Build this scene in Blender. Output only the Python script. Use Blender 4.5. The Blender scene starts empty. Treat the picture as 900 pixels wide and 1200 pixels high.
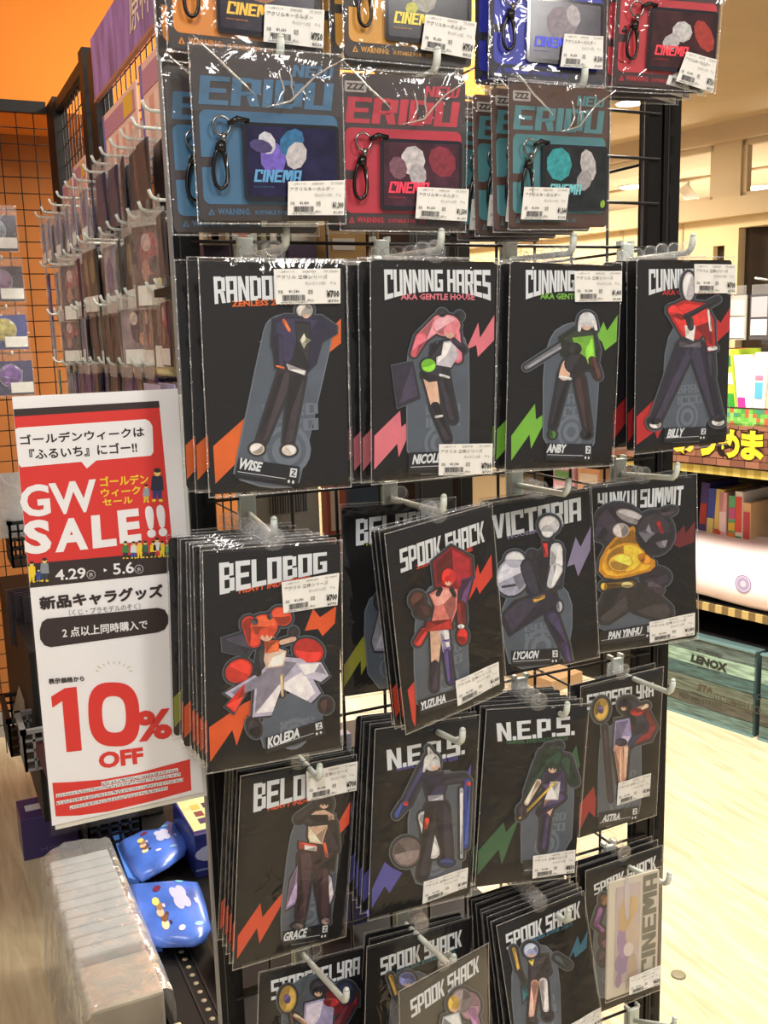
import bpy, math, random
from mathutils import Matrix, Vector
sc = bpy.context.scene
COL = sc.collection
random.seed(7)

# ------------------------------------------------------------------ camera
RM = Matrix(((0.90219606, 0.10080917, -0.41938022),
             (-0.43045021, 0.14849732, -0.89031521),
             (-0.02747510, 0.98376118, 0.17736703)))
EYE = Vector((0, 0, 1.5))
FPX = 1162.0
cd = bpy.data.cameras.new('camera')
cam = bpy.data.objects.new('camera', cd)
COL.objects.link(cam)
cam.matrix_world = Matrix.Translation(EYE) @ RM.to_4x4()
cd.sensor_fit = 'VERTICAL'; cd.sensor_height = 36; cd.sensor_width = 27
cd.lens = 36 * FPX / 1200; cd.clip_start = 0.02; cd.clip_end = 100
sc.camera = cam

# ------------------------------------------------------------------ world, exposure
w = bpy.data.worlds.new('world'); sc.world = w; w.use_nodes = True
w.node_tree.nodes['Background'].inputs[0].default_value = (1.0, 0.95, 0.88, 1)
w.node_tree.nodes['Background'].inputs[1].default_value = 0.35
vs = sc.view_settings
vs.view_transform = 'Standard'; vs.look = 'None'; vs.gamma = 1; vs.use_curve_mapping = False
vs.exposure = 0.1
sc.cycles.transparent_max_bounces = 40
sc.cycles.max_bounces = 8

# ------------------------------------------------------------------ room lamps (ceiling)
def area(name, loc, size, power, color, aim=None, sizey=None):
    l = bpy.data.lights.new(name, 'AREA'); l.energy = power; l.color = color
    l.size = size
    if sizey: l.shape = 'RECTANGLE'; l.size_y = sizey
    o = bpy.data.objects.new(name, l); COL.objects.link(o); o.location = loc
    if aim is not None:
        o.rotation_euler = (Vector(aim) - Vector(loc)).to_track_quat('-Z', 'Y').to_euler()
    return o
NEUT = (1.0, 0.965, 0.92); WARM = (1.0, 0.86, 0.66)
area('ceiling_panel_light', (-0.4, -0.7, 2.95), 0.25, 44, NEUT, (0.5, 1, 1.2), 1.2)
area('ceiling_panel_light', (1.0, -0.9, 2.95), 0.25, 34, NEUT, (0.6, 1, 1.0), 1.2)
area('ceiling_panel_light', (-0.6, 2.2, 2.95), 0.3, 16, NEUT, None, 1.4)
area('ceiling_panel_light', (2.0, 1.6, 2.95), 0.9, 150, (1, .92, .78), None, 1.6)
area('ceiling_panel_light', (1.9, 3.2, 2.95), 0.9, 110, (1, .92, .78), None, 1.6)

# ------------------------------------------------------------------ placing helpers
def ray(px, py): return RM @ Vector(((px - 450) / FPX, -(py - 600) / FPX, -1.0))
def at(px, py, Y): d = ray(px, py); return EYE + d * (Y / d.y)
def atX(px, py, X): d = ray(px, py); return EYE + d * (X / d.x)
def atZ(px, py, Z): d = ray(px, py); return EYE + d * ((Z - EYE.z) / d.z)
AN = math.radians(-12.51)
UU = Vector((math.sin(AN), math.cos(AN), 0)); NN = Vector((UU.y, -UU.x, 0))
def rw(u, n, z): return UU * u + NN * n + Vector((0, 0, z))

# ------------------------------------------------------------------ materials
def lin(c):
    r = []
    for v in c[:3]:
        v = v / 255.0
        r.append(v / 12.92 if v <= 0.04045 else ((v + 0.055) / 1.055) ** 2.4)
    return (r[0], r[1], r[2], 1)
MC = {}
def mat(c, rough=0.5, metal=0.0, noise=0.0, nscale=40, coat=0.0, emit=0, spec=0.5, stretch=None):
    key = (tuple(c), rough, metal, noise, nscale, coat, emit, spec, stretch)
    if key in MC: return MC[key]
    m = bpy.data.materials.new('surface_%d_%d_%d' % tuple(int(v) for v in c[:3])); m.use_nodes = True
    nt = m.node_tree; b = nt.nodes['Principled BSDF']
    b.inputs['Base Color'].default_value = lin(c)
    b.inputs['Roughness'].default_value = rough; b.inputs['Metallic'].default_value = metal
    b.inputs['Coat Weight'].default_value = coat; b.inputs['Coat Roughness'].default_value = 0.08
    b.inputs['Specular IOR Level'].default_value = spec
    if emit:
        b.inputs['Emission Color'].default_value = lin(c); b.inputs['Emission Strength'].default_value = emit
    if noise:
        tc = nt.nodes.new('ShaderNodeTexCoord'); n = nt.nodes.new('ShaderNodeTexNoise')
        n.inputs['Scale'].default_value = nscale; n.inputs['Detail'].default_value = 5
        if stretch:
            mp = nt.nodes.new('ShaderNodeMapping'); mp.inputs['Scale'].default_value = stretch
            nt.links.new(tc.outputs['Object'], mp.inputs[0]); nt.links.new(mp.outputs[0], n.inputs['Vector'])
        else: nt.links.new(tc.outputs['Object'], n.inputs['Vector'])
        r = nt.nodes.new('ShaderNodeValToRGB')
        r.color_ramp.elements[0].position = 0.3; r.color_ramp.elements[1].position = 0.7
        lo = [max(0, v * (1 - noise)) for v in c[:3]]; hi = [min(255, v * (1 + noise)) for v in c[:3]]
        r.color_ramp.elements[0].color = lin(lo); r.color_ramp.elements[1].color = lin(hi)
        nt.links.new(n.outputs['Fac'], r.inputs[0]); nt.links.new(r.outputs[0], b.inputs['Base Color'])
    MC[key] = m
    return m
def clear_mat(name, tint=(255, 255, 255), gloss=0.06, rough=0.06, haze=0.02, bump=0.0, bscale=30, fres=1.0):
    m = bpy.data.materials.new(name); m.use_nodes = True; nt = m.node_tree
    nt.nodes.clear(); N = nt.nodes.new; L = nt.links.new
    out = N('ShaderNodeOutputMaterial'); tr = N('ShaderNodeBsdfTransparent'); tr.inputs[0].default_value = lin(tint)
    gl = N('ShaderNodeBsdfGlossy'); gl.inputs['Roughness'].default_value = rough
    gl.inputs[0].default_value = (1, 1, 1, 1)
    df = N('ShaderNodeBsdfDiffuse'); df.inputs[0].default_value = (.8, .82, .85, 1)
    m1 = N('ShaderNodeMixShader'); m2 = N('ShaderNodeMixShader')
    lw = N('ShaderNodeLayerWeight'); lw.inputs['Blend'].default_value = 0.25
    ma = N('ShaderNodeMath'); ma.operation = 'MULTIPLY_ADD'
    ma.inputs[1].default_value = 0.5 * fres; ma.inputs[2].default_value = gloss; ma.use_clamp = True
    L(lw.outputs['Fresnel'], ma.inputs[0])
    m1.inputs[0].default_value = haze; L(tr.outputs[0], m1.inputs[1]); L(df.outputs[0], m1.inputs[2])
    L(ma.outputs[0], m2.inputs[0]); L(m1.outputs[0], m2.inputs[1]); L(gl.outputs[0], m2.inputs[2])
    L(m2.outputs[0], out.inputs[0])
    if bump:
        tc = N('ShaderNodeTexCoord'); n = N('ShaderNodeTexNoise'); n.inputs['Scale'].default_value = bscale
        n.inputs['Detail'].default_value = 3; n.inputs['Distortion'].default_value = 1.2
        b = N('ShaderNodeBump'); b.inputs['Strength'].default_value = bump; b.inputs['Distance'].default_value = 0.004
        L(tc.outputs['Object'], n.inputs['Vector']); L(n.outputs['Fac'], b.inputs['Height'])
        L(b.outputs[0], gl.inputs['Normal'])
    return m
SLEEVE = clear_mat('clear_sleeve_film', gloss=0.035, rough=0.07, haze=0.006, bump=0.8, bscale=24, fres=.5)
SEAM = clear_mat('clear_sleeve_seam', gloss=0.22, rough=0.15, haze=0.22, bump=0.5, bscale=300, fres=.6)
ACRYL = clear_mat('clear_acrylic', tint=(200, 208, 214), gloss=0.06, rough=0.03, haze=0.05)
CLEARP = clear_mat('clear_plastic', gloss=0.09, rough=0.1, haze=0.10)
FOG = clear_mat('milky_wrap', gloss=0.10, rough=0.16, haze=0.26, bump=0.9, bscale=22, fres=.5)
GLASS = clear_mat('window_glass', gloss=0.002, rough=0.01, haze=0.0, fres=.05)
BLACK = mat((26, 25, 27), 0.42, noise=.12, nscale=60)
BLACKM = mat((17, 16, 17), 0.5, noise=.1, nscale=80, spec=.3)
CARD = mat((21, 20, 23), 0.6, noise=.06, nscale=10, spec=.25)
WHITE = mat((235, 236, 238), 0.6)
PAPER = mat((243, 243, 246), 0.6, noise=.012, nscale=9)
HOOKW = mat((214, 222, 216), 0.35, noise=.03, nscale=60)
INK = mat((26, 22, 26), 0.6)
TITLE = mat((226, 232, 238), 0.5)
LABELP = mat((240, 240, 236), 0.55, noise=.015, nscale=50)
CHROME = mat((150, 150, 152), 0.22, 1.0)
GUN = mat((62, 60, 62), 0.25, 0.9)
SKIN = (222, 184, 160)

# ------------------------------------------------------------------ mesh builder
class MB:
    def __init__(s): s.v = []; s.f = []; s.m = []; s.mats = []; s.sm = []
    def mi(s, m):
        if m not in s.mats: s.mats.append(m)
        return s.mats.index(m)
    def raw(s, vs, fs, m, smooth=False):
        k = len(s.v); s.v += [tuple(v) for v in vs]; i = s.mi(m)
        for f in fs: s.f.append([a + k for a in f]); s.m.append(i); s.sm.append(smooth)
    def box(s, a, b, m):
        (x0, y0, z0), (x1, y1, z1) = a, b
        x0, x1 = sorted((x0, x1)); y0, y1 = sorted((y0, y1)); z0, z1 = sorted((z0, z1))
        vs = [(x0, y0, z0), (x1, y0, z0), (x1, y1, z0), (x0, y1, z0), (x0, y0, z1), (x1, y0, z1), (x1, y1, z1), (x0, y1, z1)]
        s.raw(vs, [(3, 2, 1, 0), (4, 5, 6, 7), (0, 1, 5, 4), (1, 2, 6, 5), (2, 3, 7, 6), (3, 0, 4, 7)], m)
    def bbox(s, a, b, m, r=0.003):
        # bevelled box: chamfered edges
        (x0, y0, z0), (x1, y1, z1) = a, b
        import bmesh
        bm = bmesh.new(); bmesh.ops.create_cube(bm, size=1)
        for v in bm.verts: v.co = Vector(((x0 + x1) / 2 + v.co.x * (x1 - x0), (y0 + y1) / 2 + v.co.y * (y1 - y0), (z0 + z1) / 2 + v.co.z * (z1 - z0)))
        bmesh.ops.bevel(bm, geom=list(bm.edges), offset=r, segments=2, affect='EDGES', profile=.5)
        bm.verts.index_update()
        s.raw([v.co[:] for v in bm.verts], [[v.index for v in f.verts] for f in bm.faces], m); bm.free()
    def quad(s, a, b, c, d, m): s.raw([a, b, c, d], [(0, 1, 2, 3)], m)
    def poly(s, pts, z, m, th=0.0):
        n = len(pts)
        A = sum(pts[i][0] * pts[(i + 1) % n][1] - pts[(i + 1) % n][0] * pts[i][1] for i in range(n))
        if A < 0: pts = pts[::-1]
        if th:
            vs = [(p[0], p[1], z) for p in pts] + [(p[0], p[1], z - th) for p in pts]
            fs = [list(range(n)), list(range(2 * n - 1, n - 1, -1))] + [(i, i + n, (i + 1) % n + n, (i + 1) % n) for i in range(n)]
            s.raw(vs, fs, m)
        else: s.raw([(p[0], p[1], z) for p in pts], [list(range(n))], m)
    def tube(s, pts, r, m, seg=8, close=False, cap=True):
        pts = [Vector(p) for p in pts]; n = len(pts); rs = r if isinstance(r, (list, tuple)) else [r] * n
        vs = []; prev = None
        for i, p in enumerate(pts):
            if close: t = (pts[(i + 1) % n] - pts[i - 1])
            else: t = pts[min(i + 1, n - 1)] - pts[max(i - 1, 0)]
            t.normalize()
            if prev is None: a = t.orthogonal().normalized()
            else: a = (prev - t * prev.dot(t)).normalized()
            prev = a; b = t.cross(a)
            for k in range(seg):
                an = 2 * math.pi * k / seg
                vs.append(p + (a * math.cos(an) + b * math.sin(an)) * rs[i])
        fs = []
        for i in range(n if close else n - 1):
            j = (i + 1) % n
            for k in range(seg):
                l = (k + 1) % seg
                fs.append((i * seg + k, i * seg + l, j * seg + l, j * seg + k))
        if cap and not close:
            fs.append(list(range(seg - 1, -1, -1))); fs.append([(n - 1) * seg + k for k in range(seg)])
        s.raw(vs, fs, m, True)
    def build(s, name, parent=None, mw=None, label=None):
        me = bpy.data.meshes.new(name); me.from_pydata(s.v, [], s.f)
        for m in s.mats: me.materials.append(m)
        me.polygons.foreach_set('material_index', s.m); me.polygons.foreach_set('use_smooth', s.sm); me.update()
        o = bpy.data.objects.new(name, me); COL.objects.link(o)
        if parent: o.parent = parent
        if mw is not None: o.matrix_world = mw
        if label: o['label'] = label
        return o
def tag(o, label, cat, group=None):
    o['label'] = label; o['category'] = cat
    if group: o['group'] = group
    return o
def thing(name, label, cat, mw=None, group=None):
    o = bpy.data.objects.new(name, None); o.empty_display_size = .02; COL.objects.link(o)
    if mw is not None: o.matrix_world = mw if isinstance(mw, Matrix) else Matrix.Translation(mw)
    return tag(o, label, cat, group)
def dup(root, mw, label=None, group=None):
    r = root.copy(); COL.objects.link(r); r.matrix_world = mw
    if label: r['label'] = label
    if group: r['group'] = group
    for ch in root.children:
        c = ch.copy(); COL.objects.link(c); c.parent = r
        for g in ch.children:
            d = g.copy(); COL.objects.link(d); d.parent = c
    return r
def struct(name, mb, parent=None):
    o = mb.build(name, parent)
    if not parent: o['kind'] = 'structure'
    return o

# ------------------------------------------------------------------ lettering
TXT = {}
def text(body, bold=0.0, shear=0.0, res=3, spacing=1.0):
    key = (body, bold, shear, res, spacing)
    if key in TXT: return TXT[key]
    c = bpy.data.curves.new('lettering', 'FONT'); c.body = body; c.resolution_u = res
    c.offset = bold; c.shear = shear; c.space_character = spacing
    o = bpy.data.objects.new('lettering', c); COL.objects.link(o)
    me = bpy.data.meshes.new_from_object(o)
    vs = [v.co.copy() for v in me.vertices]; fs = [list(p.vertices) for p in me.polygons]
    bpy.data.objects.remove(o); bpy.data.curves.remove(c); bpy.data.meshes.remove(me)
    if vs:
        x0 = min(v.x for v in vs); x1 = max(v.x for v in vs); y0 = min(v.y for v in vs); y1 = max(v.y for v in vs)
    else: x0 = y0 = 0; x1 = y1 = 1
    nv = [((v.x - x0) / max(x1 - x0, 1e-6), (v.y - y0) / max(y1 - y0, 1e-6)) for v in vs]
    TXT[key] = (nv, fs, (x1 - x0) / max(y1 - y0, 1e-6))
    return TXT[key]
GL = {  # block capitals on a 6 x 8 grid: rectangles or polygons
 'A': [(0,0,2,8),(4,0,6,8),(2,6.6,4,8),(2,2.6,4,3.8)], 'B': [(0,0,2,8),(2,6.7,4,8),(2,3.5,4,4.7),(2,0,4,1.3),(4,.4,6,3.8),(4,4.4,5.7,7.6)],
 'C': [(0,0,2,8),(2,6.6,6,8),(2,0,6,1.4),(4.4,5.2,6,6.6)], 'D': [(0,0,2,8),(2,6.6,4,8),(2,0,4,1.4),(4,.6,6,7.4)],
 'E': [(0,0,2,8),(2,6.6,6,8),(2,3.4,5.4,4.7),(2,0,6,1.4)], 'F': [(0,0,2,8),(2,6.6,6,8),(2,3.3,5.4,4.7)],
 'G': [(0,0,2,8),(2,6.6,6,8),(2,0,6,1.4),(4,1.4,6,4.4),(3,3.2,4,4.4)], 'H': [(0,0,2,8),(4,0,6,8),(2,3.3,4,4.7)],
 'I': [(0,0,2,8)], 'K': [(0,0,2,8),[(2,3.4),(4,8),(6,8),(3.8,4.2),(6,0),(4,0),(2,3.6)]], 'L': [(0,0,2,8),(2,0,6,1.5)],
 'M': [(0,0,1.9,8),(6.1,0,8,8),[(1.9,8),(3.3,8),(4,6),(4.7,8),(6.1,8),(6.1,5.2),(4.8,1.6),(3.2,1.6),(1.9,5.2)]],
 'N': [(0,0,1.9,8),(4.1,0,6,8),[(1.9,8),(4.1,3.2),(4.1,0),(1.9,4.8)]], 'O': [(0,0,2,8),(4,0,6,8),(2,6.7,4,8),(2,0,4,1.3)],
 'P': [(0,0,2,8),(2,6.7,4,8),(2,2.6,4,3.9),(4,2.9,6,7.7)], 'R': [(0,0,2,8),(2,6.7,4,8),(2,3,4,4.2),(4,3.6,6,7.7),[(3,3.2),(5.2,3.6),(6,0),(4,0)]],
 'S': [(0,3.4,2,8),(2,6.6,6,8),(2,3.4,6,4.7),(4,0,6,3.4),(0,0,4,1.4)], 'T': [(0,6.5,6,8),(2,0,4,6.5)],
 'U': [(0,0,2,8),(4,0,6,8),(2,0,4,1.4)], 'V': [[(0,8),(2,8),(3,2.6),(4,8),(6,8),(4,0),(2,0)]],
 'Y': [(0,3.4,2,8),(4,0,6,8),(2,3.2,4,4.6),(0,0,4,1.4)], 'Q': [(0,0,2,8),(4,0,6,8),(2,6.7,4,8),(2,0,4,1.3),(4.6,-1,6.4,.2)], '.': [(0,0,1.6,1.7)], ' ': [],
 'W': [(0,1,1.8,8),(6.2,1,8,8),(1,0,7,1.5),(3.1,1.5,4.9,6)], 'Z': [(0,6.5,6,8),(0,0,6,1.5),[(4,6.5),(6,6.5),(2.2,1.5),(0,1.5)]]}
def block(st):
    vs = []; fs = []; x = 0
    for ch in st:
        wch = {'I': 2, '.': 1.6, ' ': 2.2, 'M': 8, 'W': 8}.get(ch, 6)
        for g in GL[ch]:
            if isinstance(g, tuple):
                a, b, c, d = g; n = 3 if (c - a) > 2.5 else 1
                for k in range(n):
                    u = a + (c - a) * k / n; v2 = a + (c - a) * (k + 1) / n
                    j = len(vs); vs += [(x + u, b), (x + v2, b), (x + v2, d), (x + u, d)]; fs.append([j, j + 1, j + 2, j + 3])
            else:
                j = len(vs); vs += [(x + p[0], p[1]) for p in g]
                A = sum(g[i][0] * g[(i + 1) % len(g)][1] - g[(i + 1) % len(g)][0] * g[i][1] for i in range(len(g)))
                f = [j + i for i in range(len(g))]; fs.append(f if A > 0 else f[::-1])
        x += wch + 0.5
    X = x - 0.5
    return [(a / X, b / 8) for a, b in vs], fs, X / 8
def onquad(shape, q, z, mb, m, arc=0.0):
    """map a unit-square shape onto the quad q = TL, TR, BL, BR (local x, y)"""
    vs, fs, _ = shape; tl, tr, bl, br = q; out = []
    for u, v in vs:
        lift = arc * 4 * u * (1 - u)
        vv = v + (1 - v) * lift
        top = (tl[0] + (tr[0] - tl[0]) * u, tl[1] + (tr[1] - tl[1]) * u)
        bot = (bl[0] + (br[0] - bl[0]) * u, bl[1] + (br[1] - bl[1]) * u)
        out.append((bot[0] + (top[0] - bot[0]) * vv, bot[1] + (top[1] - bot[1]) * vv, z))
    mb.raw(out, fs, m)
def heavy(shape, q, z, mb, m, e):
    """thicken fine kanji by overprinting with tiny shifts"""
    for k, (dx, dy) in enumerate(((0, 0), (e, 0), (-e, 0), (0, e), (0, -e), (e * .7, e * .7), (-e * .7, e * .7), (e * .7, -e * .7), (-e * .7, -e * .7))):
        onquad(shape, [(p[0] + dx, p[1] + dy) for p in q], z + k * 4e-6, mb, m)
def rectq(x0, y0, x1, y1): return [(x0, y1), (x1, y1), (x0, y0), (x1, y0)]  # TL TR BL BR
def ellpts(cx, cy, rx, ry, rot=0, n=18):
    c, s = math.cos(math.radians(rot)), math.sin(math.radians(rot))
    return [(cx + rx * math.cos(t) * c - ry * math.sin(t) * s, cy + rx * math.cos(t) * s + ry * math.sin(t) * c) for t in [2 * math.pi * k / n for k in range(n)]]
def limbpts(x1, y1, r1, x2, y2, r2, n=5):
    a = math.atan2(y2 - y1, x2 - x1); P = []
    for k in range(n + 1):
        t = a + math.pi / 2 + math.pi * k / n; P.append((x1 + r1 * math.cos(t), y1 + r1 * math.sin(t)))
    for k in range(n + 1):
        t = a - math.pi / 2 + math.pi * k / n; P.append((x2 + r2 * math.cos(t), y2 + r2 * math.sin(t)))
    return P
def roundrect(x0, y0, x1, y1, r, n=4):
    P = []
    for cx, cy, a in ((x1 - r, y1 - r, 0), (x0 + r, y1 - r, 90), (x0 + r, y0 + r, 180), (x1 - r, y0 + r, 270)):
        for k in range(n + 1):
            t = math.radians(a + 90 * k / n); P.append((cx + r * math.cos(t), cy + r * math.sin(t)))
    return P

# ------------------------------------------------------------------ poses of things hanging on the hooks
def pose(x, y, z, yaw, pit, rol):
    cy, sy = math.cos(math.radians(yaw)), math.sin(math.radians(yaw)); cp, sp = math.cos(math.radians(pit)), math.sin(math.radians(pit))
    cr, sr = math.cos(math.radians(rol)), math.sin(math.radians(rol))
    def R(v):
        v = (v[0], v[1] * cp - v[2] * sp, v[1] * sp + v[2] * cp)
        return Vector((v[0] * cy - v[1] * sy, v[0] * sy + v[1] * cy, v[2]))
    u = R((cr, 0, sr)); v = R((-sr, 0, cr)); n = u.cross(v)
    M = Matrix((u, v, n)).transposed().to_4x4(); M.translation = (x, y, z)
    return M
REG = {'A': (190, 260, 3.4615), 'B': (400, 260, 3.4615), 'C': (640, 260, 3.4615), 'D': (190, 560, 3.4615), 'E': (400, 560, 3.4615),
       'F': (640, 540, 3.4615), 'G': (220, 860, 3.529), 'H': (400, 820, 3.158), 'I': (580, 780, 2.8125), 'K': (180, 0, 3.0), 'L': (400, 0, 3.0),
       'M': (600, 0, 3.0), 'S': (0, 440, 3.4615), 'T': (0, 700, 3.4615)}
def mapper(M, reg):
    """measurements taken on the photograph -> millimetre layout in the plane of the card"""
    Mi = M.inverted(); o = Mi @ EYE; ox, oy, s = REG[reg]
    def f(x, y):
        d = Mi.to_3x3() @ ray(ox + x / s, oy + y / s); t = -o.z / d.z
        return (o.x + d.x * t, o.y + d.y * t)
    return f

# ------------------------------------------------------------------ price labels
def price_label(q, parent, price, tax, title, z=0.0022, list_price='¥1,540'):
    mb = MB()
    tl, tr, bl, br = [Vector(p) for p in q]
    def P(u, v): return (tl * (1 - u) * (1 - v) + tr * u * (1 - v) + bl * (1 - u) * v + br * u * v)
    n = 8; vs = []
    for j in range(2):
        for i in range(n + 1):
            p = P(i / n, j); vs.append((p.x, p.y, z + 0.0006 * math.sin(i * .8)))
    mb.raw(vs, [(i + n + 1, i + n + 2, i + 1, i) for i in range(n)], LABELP)
    zz = z + 0.0010
    def T(s, u0, v0, u1, v1, bold=0.0):
        onquad(text(s, bold if s.isascii() or s[0] == '¥' else 0, 0, 1), [P(u0, v0), P(u1, v0), P(u0, v1), P(u1, v1)], zz, mb, INK)
    T('2024/10/20', .42, .05, .62, .11); T('TOP', .74, .05, .80, .11); T('000001', .82, .05, .95, .11)
    T('ー 立体シリーズ', .06, .05, .30, .11, .01)
    T(title, .03, .17, .80, .29, .012)
    T('ゼンレスゾーンゼロ', .46, .36, .76, .46, .01); T('ゲーム', .84, .36, .93, .46, .01)
    T('定価', .04, .60, .11, .70, .02); T(list_price, .20, .60, .36, .70, .01)
    T('本体', .49, .58, .57, .74, .03); T('(税込)', .47, .86, .58, .95, .02)
    T(price, .78, .62, .98, .83, .03); T(tax, .80, .88, .97, .97, .01)
    x = .10
    rnd = random.Random(3)
    while x < .44:
        wd = rnd.choice((.004, .007, .011)); a, b, c, d = P(x, .74), P(x + wd, .74), P(x, .91), P(x + wd, .91)
        mb.raw([(c.x, c.y, zz), (d.x, d.y, zz), (b.x, b.y, zz), (a.x, a.y, zz)], [(0, 1, 2, 3)], INK); x += wd + rnd.choice((.004, .007))
    T('4580821779899', .07, .93, .47, .98)
    return mb.build('price_label', parent)

# ------------------------------------------------------------------ sleeves
def sleeve_mesh(W, H, seed, top=0.004, side=0.0025, folds=0.0018):
    rnd = random.Random(seed); mb = MB(); nx, ny = 16, 22
    x0, x1, y0, y1 = -W / 2 - side, W / 2 + side, -H - 0.003, top
    ph = [rnd.uniform(0, 6) for _ in range(8)]; k1 = rnd.uniform(.5, 1.2)
    vs = []
    for j in range(ny + 1):
        for i in range(nx + 1):
            u, v = i / nx, j / ny; x = x0 + (x1 - x0) * u; y = y0 + (y1 - y0) * v
            cr = math.sin(9 * u + 5 * v * k1 + ph[0]) * math.sin(4 * v + ph[1]) + .6 * math.sin(23 * u - 14 * v + ph[2])
            edge = min(u, 1 - u, v, 1 - v) * 8; edge = min(1, edge)
            topw = max(0, v - .78) / .22
            z = 0.0034 + folds * (.35 + topw) * cr * edge + .0016 * edge * topw * abs(math.sin(17 * u + ph[3]))
            z = max(z, 0.0026) if v < .9 else z
            if edge < .01: z = 0.0008
            vs.append((x, y, z))
    fs = []; W1 = nx + 1
    for j in range(ny):
        for i in range(nx): fs.append((j * W1 + i, j * W1 + i + 1, (j + 1) * W1 + i + 1, (j + 1) * W1 + i))
    mb.raw(vs, fs, SLEEVE, True)
    for xa in (x0, x1 - .0011): mb.quad((xa, y0, .001), (xa + .0011, y0, .001), (xa + .0011, y1, .001), (xa, y1, .001), SEAM)
    mb.quad((x0, y0, .001), (x1, y0, .001), (x1, y0 + .0014, .001), (x0, y0 + .0014, .001), SEAM)
    mb.quad((x0, y1 - .0014, .001), (x1, y1 - .0014, .001), (x1, y1, .001), (x0, y1, .001), SEAM)
    return mb
def tab_mesh():
    mb = MB(); mb.poly(roundrect(-.011, -.002, .011, .020, .009), .0002, CLEARP)
    mb.tube([(.0085 * math.cos(t), .012 + .0065 * math.sin(t), .0004) for t in [i * math.pi / 8 for i in range(16)]], .0004, SEAM, 4, close=True)
    return mb
TAB = tab_mesh().build('hang_tab'); TABM = TAB.data; bpy.data.objects.remove(TAB)

PKN = [0]
def card_base(M, W, H, label, cat='pack', group=None, name='stand_pack', cmat=None, tab=True):
    r = thing(name, label, cat, M, group); PKN[0] += 1
    mb = MB(); mb.poly(roundrect(-W / 2, -H, W / 2, 0, .004), 0.0, cmat or CARD, th=.0012)
    mb.build('backing_card', r)
    sleeve_mesh(W, H, PKN[0]).build('clear_sleeve', r)
    if tab:
        o = bpy.data.objects.new('hang_tab', TABM); COL.objects.link(o); o.parent = r
    return r

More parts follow.
